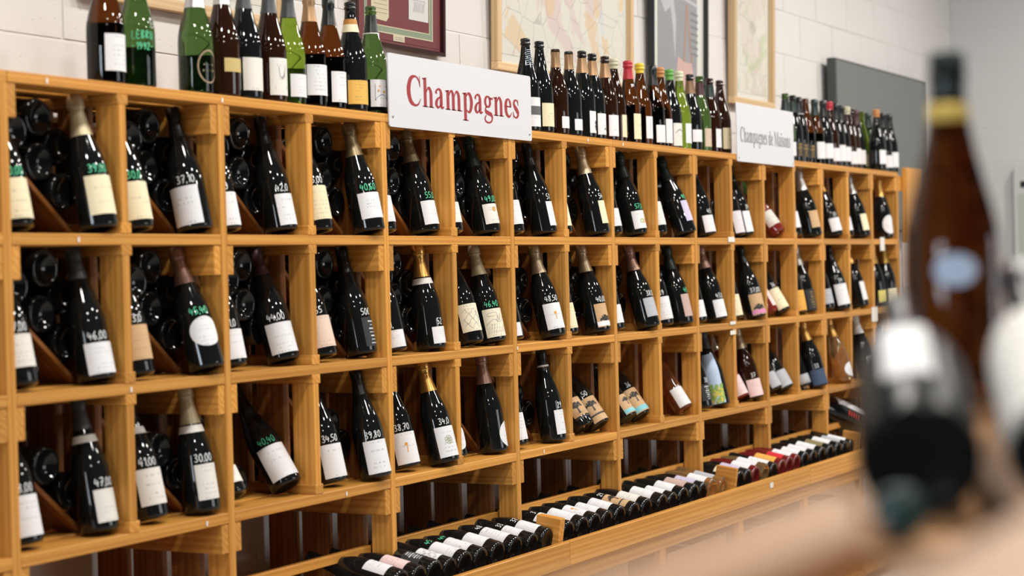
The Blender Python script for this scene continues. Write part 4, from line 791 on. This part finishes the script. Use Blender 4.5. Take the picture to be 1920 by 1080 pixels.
# ------------------------------------------------------------------ signs
GLY = {
 'h': (.556, [('p', [(.08, 0), (.21, 0), (.21, .676), (.08, .64)]), ('p', [(.02, .655), (.02, .64), (.10, .62), (.21, .676)]), ('p', [(.02, 0), (.27, 0), (.27, .022), (.02, .022)]),
       ('r', [(.20, .34, .03), (.27, .435, .05), (.35, .43, .09), (.405, .34, .125), (.41, .2, .13), (.41, 0, .13)]), ('p', [(.30, 0), (.54, 0), (.54, .022), (.30, .022)])]),
 'a': (.50, [('r', [(.085, .345, .10), (.115, .41, .06), (.2, .452, .045), (.29, .425, .08), (.325, .34, .125), (.325, .2, .13), (.325, .08, .13), (.37, .03, .07), (.46, .05, .022)]),
       ('r', [(.28, .275, .03), (.16, .215, .07), (.095, .12, .12), (.14, .04, .08), (.22, .035, .045), (.30, .10, .03)])]),
 'm': (.833, [('p', [(.08, 0), (.21, 0), (.21, .465), (.08, .43)]), ('p', [(.015, .445), (.015, .43), (.10, .41), (.21, .465)]), ('p', [(.02, 0), (.265, 0), (.265, .022), (.02, .022)]),
       ('r', [(.20, .34, .03), (.27, .435, .05), (.345, .43, .09), (.395, .34, .125), (.40, .2, .13), (.40, 0, .13)]), ('p', [(.32, 0), (.54, 0), (.54, .022), (.32, .022)]),
       ('r', [(.46, .34, .03), (.53, .435, .05), (.61, .43, .09), (.665, .34, .125), (.67, .2, .13), (.67, 0, .13)]), ('p', [(.59, 0), (.82, 0), (.82, .022), (.59, .022)])]),
 'p': (.556, [('p', [(.08, -.205), (.21, -.205), (.21, .465), (.08, .43)]), ('p', [(.015, .445), (.015, .43), (.10, .41), (.21, .465)]), ('p', [(.02, -.205), (.29, -.205), (.29, -.183), (.02, -.183)]),
       ('r', [(.20, .37, .03), (.28, .445, .05), (.38, .42, .10), (.445, .3, .135), (.445, .17, .135), (.39, .05, .10), (.30, .005, .05), (.21, .05, .03)])]),
 'g': (.50, [('o', (.215, .315, .125, .125, .105, .035)), ('p', [(.30, .425), (.485, .425), (.485, .375), (.34, .38)]),
       ('r', [(.15, .195, .03), (.10, .14, .06), (.12, .075, .10), (.25, .04, .10), (.38, .01, .10), (.435, -.065, .075), (.38, -.155, .05), (.24, -.19, .04), (.10, -.16, .05), (.065, -.095, .055), (.13, -.015, .03)])]),
 'n': (.556, [('p', [(.08, 0), (.21, 0), (.21, .465), (.08, .43)]), ('p', [(.015, .445), (.015, .43), (.10, .41), (.21, .465)]), ('p', [(.02, 0), (.27, 0), (.27, .022), (.02, .022)]),
       ('r', [(.20, .34, .03), (.27, .435, .05), (.35, .43, .09), (.405, .34, .125), (.41, .2, .13), (.41, 0, .13)]), ('p', [(.30, 0), (.54, 0), (.54, .022), (.30, .022)])]),
 'e': (.444, [('p', [(.13, .25), (.39, .25), (.39, .28), (.13, .28)]), ('r', [(.355, .265, .075), (.335, .37, .09), (.24, .452, .04), (.13, .38, .11), (.10, .24, .14), (.135, .10, .12), (.24, .02, .07), (.33, .04, .045), (.415, .125, .02)])]),
 's': (.389, [('r', [(.315, .33, .02), (.29, .41, .04), (.20, .452, .04), (.10, .395, .085), (.12, .30, .11), (.22, .22, .13), (.305, .14, .12), (.29, .055, .08), (.19, .012, .04), (.09, .05, .04), (.055, .15, .02)]),
       ('p', [(.305, .465), (.325, .465), (.33, .31), (.312, .31)]), ('p', [(.04, -.012), (.06, -.012), (.06, .155), (.042, .155)])]),
 'C': (.722, [('r', [(.635, .45, .02), (.575, .60, .05), (.42, .668, .045), (.22, .59, .12), (.125, .34, .165), (.21, .10, .13), (.40, .012, .055), (.55, .045, .045), (.665, .17, .02)]),
       ('p', [(.615, .685), (.64, .685), (.65, .43), (.63, .43)])]),
 'd': (.556, [('p', [(.345, 0), (.475, .02), (.475, .676), (.345, .64)]), ('p', [(.28, .655), (.28, .64), (.36, .62), (.475, .676)]), ('p', [(.40, 0), (.54, .03), (.54, .05), (.40, .05)]),
       ('r', [(.36, .38, .03), (.28, .445, .05), (.17, .42, .10), (.11, .3, .135), (.11, .16, .135), (.165, .045, .10), (.25, .01, .05), (.35, .06, .03)])]),
 'M': (.944, [('p', [(.10, 0), (.14, 0), (.14, .66), (.10, .66)]), ('p', [(.08, .676), (.25, .676), (.49, .12), (.44, 0)]), ('p', [(.44, 0), (.47, 0), (.77, .676), (.73, .676)]),
       ('p', [(.72, 0), (.86, 0), (.86, .676), (.72, .676)]), ('p', [(.02, 0), (.22, 0), (.22, .022), (.02, .022)]), ('p', [(.65, 0), (.93, 0), (.93, .022), (.65, .022)]), ('p', [(.02, .654), (.12, .654), (.12, .676), (.02, .676)]), ('p', [(.80, .654), (.93, .654), (.93, .676), (.80, .676)])]),
 'i': (.278, [('p', [(.075, 0), (.205, 0), (.205, .465), (.075, .43)]), ('p', [(.01, .445), (.01, .43), (.09, .41), (.205, .465)]), ('p', [(.015, 0), (.265, 0), (.265, .022), (.015, .022)]), ('o', (.14, .61, .037, .037, .075, .075))]),
 'o': (.50, [('o', (.25, .227, .155, .205, .13, .035))]),
 ' ': (.25, []),
}
def letter(ch, sx, sy, m):
    bm = bmesh.new(); f = lambda u, v: (u * sx, 0, v * sy)
    for kind, d in GLY[ch][1]:
        if kind == 'p': poly(bm, d, f)
        elif kind == 'r': ribbon(bm, smooth_pts(d, 6), f)
        else:
            cx, cy, rx, ry, wx, wy = d
            ribbon(bm, [(cx + rx * math.cos(2 * PI * i / 28), cy + ry * math.sin(2 * PI * i / 28), wy + (wx - wy) * abs(math.cos(2 * PI * i / 28))) for i in range(29)], f)
    for fc in bm.faces:
        fc.normal_update()
        if fc.normal.y > 0: fc.normal_flip()
    return new_mesh("letter", bm, m)
def write(parent, txt, x0, x1, y, zb, em, m):
    adv = sum(GLY[ch][0] for ch in txt); sx = (x1 - x0) / adv; x = x0
    for ch in txt:
        if ch != ' ': link("letter", letter(ch, sx, em, m), parent, (x, y, zb))
        x += GLY[ch][0] * sx
def board_mesh(w, h, t, rad, m):
    bm = bmesh.new(); vs = []
    for cx, cz, a0 in ((w - rad, h - rad, 0), (rad, h - rad, 90), (rad, rad, 180), (w - rad, rad, 270)):
        for k in range(5):
            a = R(a0 + 22.5 * k); vs.append(bm.verts.new((cx + rad * math.cos(a), 0, cz + rad * math.sin(a))))
    f = bm.faces.new(vs); r = bmesh.ops.extrude_face_region(bm, geom=[f])
    for v in [g for g in r['geom'] if isinstance(g, bmesh.types.BMVert)]: v.co.y += t
    bmesh.ops.recalc_face_normals(bm, faces=bm.faces[:])
    return new_mesh("sign_panel", bm, m)
white_pl = mat("white_sign_plastic", (.62, .62, .64), .35, .4)
screw_m = mat("screw_steel", (.55, .55, .55), .3, .5, .9)
s1 = thing("shop_sign", "large white sign reading Champagnes in dark red letters on the rack", "sign", (1.482, -.0052, 1.910), group=None)
link("panel", board_mesh(.848, .210, .004, .008, white_pl), s1)
write(s1, "Champagnes", .090, .768, -.0006, .068, .128, ink_red)
s2 = thing("shop_sign", "small white sign reading Champagnes de Maisons in grey letters", "sign", (4.100, -.0052, 1.916))
link("panel", board_mesh(.664, .242, .004, .004, white_pl), s2)
write(s2, "Champagnes de Maisons", .034, .620, -.0006, .082, .090, cm("sign_grey", (.20, .20, .21)))
sc_m = new_mesh("screw_head", lathe_bm([(0, .0), (.004, .0), (.0045, -.0012), (.003, -.002), (0, -.002)][::-1], 12), screw_m, True)
for s, pts in ((s1, ((.018, .030), (.832, .022))), (s2, ((.015, .015), (.649, .015)))):
    for px, pz in pts: link("screw", sc_m, s, (px, -.0002, pz), (R(-90), 0, 0))
tagm = mat("price_ticket_card", (.76, .72, .64), .6)
for i, (x0, x1, z0, z1, y, t_) in enumerate(((3.984, 4.052, 1.584, 1.605, -.002, "ticket on the upper shelf edge right of the lilac label"), (3.982, 4.042, 1.249, 1.262, -.002, "ticket on the middle shelf edge, higher one of the pair"), (3.982, 4.038, 1.208, 1.225, -.002, "ticket on the middle shelf edge, lower one of the pair"),
                                            (5.976, 6.046, 1.542, 1.609, -.002, "tall ticket near the rack end, upper shelf"), (5.812, 5.912, 1.192, 1.264, -.002, "tall ticket near the rack end, middle shelf"), (3.955, 3.990, .596, .617, -.166, "ticket on the long tray front board"))):
    o = box("price_ticket", x0, x1, y - .0012, y, z0, z1, tagm, None, .0003)
    tag(o, "small cream " + t_, "ticket", "tickets on the shelf edges")

# ------------------------------------------------------------------ pictures on the wall
def glazed(name):
    if name in MATS: return MATS[name]
    m = bpy.data.materials.new(name); m.use_nodes = True; N = m.node_tree.nodes; L = m.node_tree.links; N.clear()
    o = N.new("ShaderNodeOutputMaterial"); t = N.new("ShaderNodeBsdfTransparent"); g = N.new("ShaderNodeBsdfGlossy"); g.inputs["Roughness"].default_value = .03
    mx = N.new("ShaderNodeMixShader"); mx.inputs[0].default_value = .05
    L.new(t.outputs[0], mx.inputs[1]); L.new(g.outputs[0], mx.inputs[2]); L.new(mx.outputs[0], o.inputs[0])
    MATS[name] = m; return m
pane_m = glazed("picture_glass")
def map_mat(name, cols, base, seed):
    m = mat(name, base, .65, .3); N, L, b = nodes(m)
    tc = N.new("ShaderNodeTexCoord"); mp = N.new("ShaderNodeMapping"); mp.inputs["Location"].default_value = (seed, seed * 2, 0)
    L.new(tc.outputs["Object"], mp.inputs[0])
    last = None
    for i, (c, sc, th) in enumerate(cols):
        n = N.new("ShaderNodeTexNoise"); n.inputs["Scale"].default_value = sc; n.inputs["Detail"].default_value = 3; n.inputs["Distortion"].default_value = 1.0
        mp2 = N.new("ShaderNodeMapping"); mp2.inputs["Location"].default_value = (i * 3.7, 0, i * 5.1); L.new(mp.outputs[0], mp2.inputs[0]); L.new(mp2.outputs[0], n.inputs["Vector"])
        cr = N.new("ShaderNodeValToRGB"); cr.color_ramp.elements[0].position = th; cr.color_ramp.elements[1].position = th + .03
        L.new(n.outputs["Fac"], cr.inputs[0])
        mx = N.new("ShaderNodeMixRGB"); mx.inputs[2].default_value = (*c, 1)
        if last: L.new(last, mx.inputs[1])
        else: mx.inputs[1].default_value = (*base, 1)
        ml = N.new("ShaderNodeMath"); ml.operation = 'MULTIPLY'; ml.inputs[1].default_value = .6; L.new(cr.outputs[0], ml.inputs[0]); L.new(ml.outputs[0], mx.inputs[0])
        last = mx.outputs[0]
    v = N.new("ShaderNodeTexVoronoi"); v.feature = 'DISTANCE_TO_EDGE'; v.inputs["Scale"].default_value = 9; L.new(mp.outputs[0], v.inputs["Vector"])
    cr = N.new("ShaderNodeValToRGB"); cr.color_ramp.elements[0].position = .008; cr.color_ramp.elements[1].position = .02; cr.color_ramp.elements[0].color = (.45, .45, .45, 1)
    L.new(v.outputs["Distance"], cr.inputs[0])
    mx = N.new("ShaderNodeMixRGB"); mx.blend_type = 'MULTIPLY'; mx.inputs[0].default_value = .45; L.new(last, mx.inputs[1]); L.new(cr.outputs[0], mx.inputs[2])
    L.new(mx.outputs[0], b.inputs["Base Color"]); return m
def frame(label, x0, x1, z0, z1, fw, d, mx_, mz_, print_m, inner=0.0, mat_m=None, tilt=1.5):
    root = thing("picture_frame", label, "picture", (x0, WY - .004, z0), (R(tilt), 0, 0))
    w, h = x1 - x0, z1 - z0; y0 = -d - .006
    box("frame_rail", 0, w, y0, -.006, 0, fw, mx_, root); box("frame_rail", 0, w, y0, -.006, h - fw, h, mx_, root)
    box("frame_rail", 0, fw, y0, -.006, fw, h - fw, mz_, root); box("frame_rail", w - fw, w, y0, -.006, fw, h - fw, mz_, root)
    if mat_m: box("mount", fw, w - fw, -.014, -.011, fw, h - fw, mat_m, root, 0)
    box("print", fw + inner, w - fw - inner, -.0155 if mat_m else -.012, -.0145 if mat_m else -.010, fw + inner, h - fw - inner, print_m, root, 0)
    box("glass_pane", fw, w - fw, -.0195, -.0188, fw, h - fw, pane_m, root, 0)
    return root
mount_w = mat("pale_mount", (.70, .70, .64), .7)
blonde_x, blonde_z = pale_x, pale_z
frame("large blond framed vineyard map above the middle bottles", 2.875, 4.03, 2.223, 3.1, .03, .030, blonde_x, blonde_z,
      map_mat("map_of_vineyards", [((.66, .50, .48), 2.2, .53), ((.72, .50, .26), 3.1, .60), ((.55, .30, .18), 4.2, .70), ((.58, .62, .66), 5.5, .64)], (.71, .69, .61), 1.3), .035, mount_w)
frame("narrow blond framed pastel map above the small sign", 5.13, 5.665, 2.255, 3.1, .032, .034, blonde_x, blonde_z,
      map_mat("pastel_map", [((.66, .58, .50), 4, .46), ((.50, .58, .34), 5, .60), ((.70, .50, .48), 6, .62), ((.58, .60, .50), 9, .58)], (.72, .69, .60), 4.4), .03, mount_w)
frame("blond framed map behind the left bottles, only its lower edge in view", .72, 1.60, 2.232, 2.9, .032, .026, blonde_x, blonde_z,
      map_mat("green_map", [((.55, .62, .40), 4, .55), ((.70, .66, .50), 3, .6)], (.72, .69, .60), 8.2), .03, mount_w)
dk = mat("black_frame_lacquer", (.012, .018, .018), .35)
pf = frame("black framed grey and pink picture behind the coloured wax bottles", 4.225, 4.825, 2.20, 3.1, .012, .030, dk, dk, mat("grey_picture", (.30, .30, .315), .5), .075, mount_w)
def shape_part(root, name, pts, y, m):
    bm = bmesh.new(); f = bm.faces.new([bm.verts.new((u, y, v)) for u, v in pts]); r = bmesh.ops.extrude_face_region(bm, geom=[f])
    for v in [g for g in r['geom'] if isinstance(g, bmesh.types.BMVert)]: v.co.y += .0003
    bmesh.ops.recalc_face_normals(bm, faces=bm.faces[:])
    return link(name, new_mesh(name, bm, m), root)
shape_part(pf, "print_shape", [(.09, .80), (.09, .48), (.16, .40), (.22, .43), (.24, .36), (.27, .20), (.28, .38), (.24, .50), (.25, .80)], -.0160, cm("pale_grey", (.50, .50, .52)))
shape_part(pf, "print_shape", [(.28, .09), (.30, .22), (.37, .20), (.45, .20), (.50, .09)], -.0160, cm("pale_pink", (.62, .40, .35)))
shape_part(pf, "print_shape", [(.27, .52), (.36, .49), (.52, .47), (.52, .455), (.36, .475), (.27, .50)], -.0161, cm("pale_grey", (.50, .50, .52)))
shape_part(pf, "print_shape", [(.36, .20), (.39, .46), (.405, .46), (.46, .20), (.445, .20), (.40, .42), (.375, .20)], -.0162, cm("dull_orange", (.42, .24, .16)))
for k in range(4): shape_part(pf, "print_shape", [(.30 + .055 * k, .80), (.325 + .055 * k, .80), (.36 + .045 * k, .50), (.345 + .045 * k, .50)], -.0163, cm("mauve_grey", (.44, .36, .38)))
for k in range(7): shape_part(pf, "print_shape", [(.44, .43 - .03 * k), (.52, .425 - .03 * k), (.52, .415 - .03 * k), (.44, .42 - .03 * k)], -.0164, cm("mid_grey", (.20, .21, .22)))
dr = mat("dark_mahogany_lacquer", (.035, .010, .010), .25)
maroon = mat("maroon_mount", (.16, .018, .022), .6)
ct = frame("dark framed certificate on maroon mount above the large sign", 1.975, 2.525, 2.236, 2.75, .014, .022, dr, dr, maroon, .01, maroon)
cw, ch_ = .55, .514
cream_l = cm("cream_paper", (.62, .56, .38)); grn = cm("grey_green_line", (.24, .30, .20)); wl = cm("white_paper", (.66, .66, .64))
def flat(root, name, x0, x1, z0, z1, y, m): return box(name, x0, x1, y, y + .0006, z0, z1, m, root, 0)
for (x0, x1, z0, z1) in ((.060, .478, .050, .068), (.460, .478, .068, .47), (.060, .078, .068, .47)):
    flat(ct, "mount_line", x0, x1, z0, z1, -.0163, grn)
for (x0, x1, z0, z1) in ((.055, .483, .046, .050), (.478, .482, .050, .47), (.078, .460, .068, .071), (.457, .460, .071, .47)):
    flat(ct, "mount_line", x0, x1, z0, z1, -.0167, cream_l)
shape_part(ct, "paper_label", [(.10, .30), (.10, .105), (.115, .088), (.19, .085), (.205, .10), (.205, .30)], -.0170, cream_l)
shape_part(ct, "paper_label", [(.328, .30), (.328, .107), (.452, .107), (.452, .30)], -.0170, wl)
flat(ct, "small_plaque", .232, .302, .026, .046, -.0168, cream_l)
def ink_lines(root, x0, x1, z0, n, dz, m, seed):
    rr = random.Random(seed); bm = bmesh.new()
    for k in range(n):
        x = x0
        while x < x1:
            w = rr.uniform(.004, .012)
            ribbon(bm, [(x, z0 + k * dz, .0022), (min(x + w, x1), z0 + k * dz, .0022)], lambda u, v: (u, -.0174, v)); x += w + .003
    link("printed_lines", new_mesh("printed_lines", bm, m), root)
ink_lines(ct, .115, .195, .11, 7, .014, cm("sepia", (.25, .20, .10)), 2); ink_lines(ct, .350, .430, .175, 3, .018, ink_gy, 3); ink_lines(ct, .245, .29, .032, 2, .007, ink_gy, 4)
bm = bmesh.new()
for k in range(9): ribbon(bm, smooth_pts([(.355 + .008 * k, .135, .0016), (.362 + .008 * k, .155 + .006 * (k % 3), .0016), (.357 + .009 * k, .168, .0016)], 4), lambda u, v: (u, -.0176, v))
link("ink_drawing", new_mesh("ink_drawing", bm, ink_gy), ct)
# television on the wall
tv = thing("television", "dark grey flat television on the wall beyond the rack", "television", (6.47, WY, 1.66))
box("screen_body", 0, 1.70, -.085, -.035, 0, .925, mat("tv_casing", (.05, .055, .05), .5), tv, .004)
box("screen", .012, 1.688, -.0865, -.0852, .012, .913, mat("tv_screen", (.14, .15, .142), .28, .5), tv, 0)
box("wall_bracket", .6, 1.1, -.035, -.003, .3, .65, mat("tv_casing", (.05, .055, .05), .5), tv)
# end panel, batten and notice at the far end of the rack
ep = thing("end_panel", "tall orange pine panel standing past the right end of the rack", "panel")
box("panel_board", 6.63, 6.93, .05, .078, 0, 1.985, wood_z, ep); box("tie_batten", 6.312, 6.64, .08, .10, 1.86, 1.94, wood_x, ep)
nt = box("paper_notice", 6.50, 6.70, .040, .046, 1.228, 1.584, mat("pink_white_paper", (.66, .58, .56), .7), None, .0005)
tag(nt, "tall pinkish paper notice on the end panel", "notice")
eb = thing("meter_box", "pale grey box with dark window on the right wall", "box", (9.05, -.25, 1.22))
box("box_body", -.09, 0, 0, .30, 0, .87, mat("box_grey", (.50, .51, .49), .5), eb, .004); box("display_window", -.093, -.0895, .02, .255, .72, .76, dk, eb, 0); box("door_panel", -.094, -.0895, .02, .27, .05, .68, mat("box_green_grey", (.40, .44, .38), .5), eb, 0)

# ------------------------------------------------------------------ foreground table with bottles
tb = thing("display_table", "blurred pale wooden display stand close to the camera", "table")
bm = bmesh.new()
f_ = bm.faces.new([bm.verts.new((u, v, 1.385)) for u, v in ((-2.75, -2.572), (-2.15, -2.572), (-2.03, -2.514), (-2.75, -2.514))])
r_ = bmesh.ops.extrude_face_region(bm, geom=[f_])
for v in [g for g in r_['geom'] if isinstance(g, bmesh.types.BMVert)]: v.co.z -= .023
bmesh.ops.recalc_face_normals(bm, faces=bm.faces[:]); bmesh.ops.bevel(bm, geom=bm.edges[:], offset=.002, segments=1, affect='EDGES')
link("table_plank", new_mesh("table_plank", bm, table_x), tb)
box("table_plank", -2.75, -1.45, -2.98, -2.612, 1.359, 1.382, table_x, tb, .003)
box("filler_strip", -2.75, -1.45, -2.612, -2.572, 1.32, 1.352, wood_x, tb)
for x0, y0 in ((-2.72, -2.96), (-1.52, -2.96), (-2.72, -2.58)):
    box("leg", x0, x0 + .05, y0, y0 + .05, 0, 1.360, table_x, tb)
d2 = thing("bottle_stand", "pale wooden stand holding the blurred standing and lying bottles", "stand")
o = box("tilted_board", -.05, .12, -.15, .06, -.01, .01, table_x, d2); o.location = (-1.430, -2.435, 1.318); o.rotation_euler = (0, R(-20), R(19))
box("stand_top", -1.265, -1.0, -2.50, -2.312, 1.342, 1.362, table_x, d2)
for x0, y0 in ((-1.08, -2.36), (-1.08, -2.5), (-1.26, -2.5), (-1.25, -2.37)): box("leg", x0, x0 + .04, y0, y0 + .04, 0, 1.342, table_x, d2)
fb = thing("champagne_bottle", "large blurred brown bottle with dark capsule and gold collar in the foreground", "bottle", (-1.225, -2.350, 1.3625))
link("glass_body", glass_mesh('champ', 'amber', 48), fb)
lathe_part(fb, "capsule", [(.0150, .268), (.0160, .270), (.0162, .312), (.014, .3155), (0, .3155)], cap_mat('darkgreen'))
lathe_part(fb, "gold_collar", [(.0160, .236), (.0190, .238), (.0182, .268), (.0162, .269)], mat("gold_paper", (.52, .37, .08), .45, .5, .2))
link("pale_oval", label_mesh('champ', 25, .1045, .1325, 'sky', 'oval'), fb, (0, 0, 0), (0, 0, R(-160)))  # pale blue oval on the bottle body
def lying_front(name, label, loc, az, el, key, z0, z1, half, laz):
    d = Vector((math.cos(R(el)) * math.cos(R(az)), math.cos(R(el)) * math.sin(R(az)), math.sin(R(el))))
    q = d.to_track_quat('Z', 'Y')
    r = thing(name, label, "bottle", loc, q.to_euler())
    link("glass_body", glass_mesh('burg', 'satin', 40), r)
    m = label_mesh('burg', half, z0, z1, key, 'rect')
    upv = q.inverted() @ Vector((0, 0, 1)); a = math.degrees(math.atan2(upv.y, upv.x))
    link("label", m, r, (0, 0, 0), (0, 0, R(a + laz)))
    lathe_part(r, "capsule", around('burg', .222, .268, .0009) + [(.0163, .275), (.0163, .297), (.014, .2985), (0, .2985)], cap_mat('black'))
    return r
lf = lying_front("wine_bottle", "blurred dark bottle lying with its round base towards the camera", (-1.578, -2.421, 1.3445), 19, 19, 'w', .060, .170, 25, -6)
lf.scale = (1.07, 1.07, 1.07)
lying_front("wine_bottle", "blurred bottle in a cream wrap lying at the right edge of the picture", (-1.560, -2.522, 1.352), 20, 24, 'off', .004, .17, 100, 0)
st = thing("bottle_stopper", "small blurred dark green stopper in front of the lying black bottle", "stopper", (-1.712, -2.448, 1.3185))
st.rotation_euler = Vector((-.85, -.45, .1)).to_track_quat('Z', 'Y').to_euler(); st.location = (-1.700, -2.442, 1.3270)
lathe_part(st, "stopper_body", [(0, -.03), (.011, -.03), (.012, -.004), (.0165, -.002), (.0172, .010), (.015, .014), (0, .0145)], mat("dark_green_plastic", (.018, .045, .042), .3))
box("stopper_rest", -1.72, -1.66, -2.48, -2.40, 1.29, 1.308, table_x, d2)
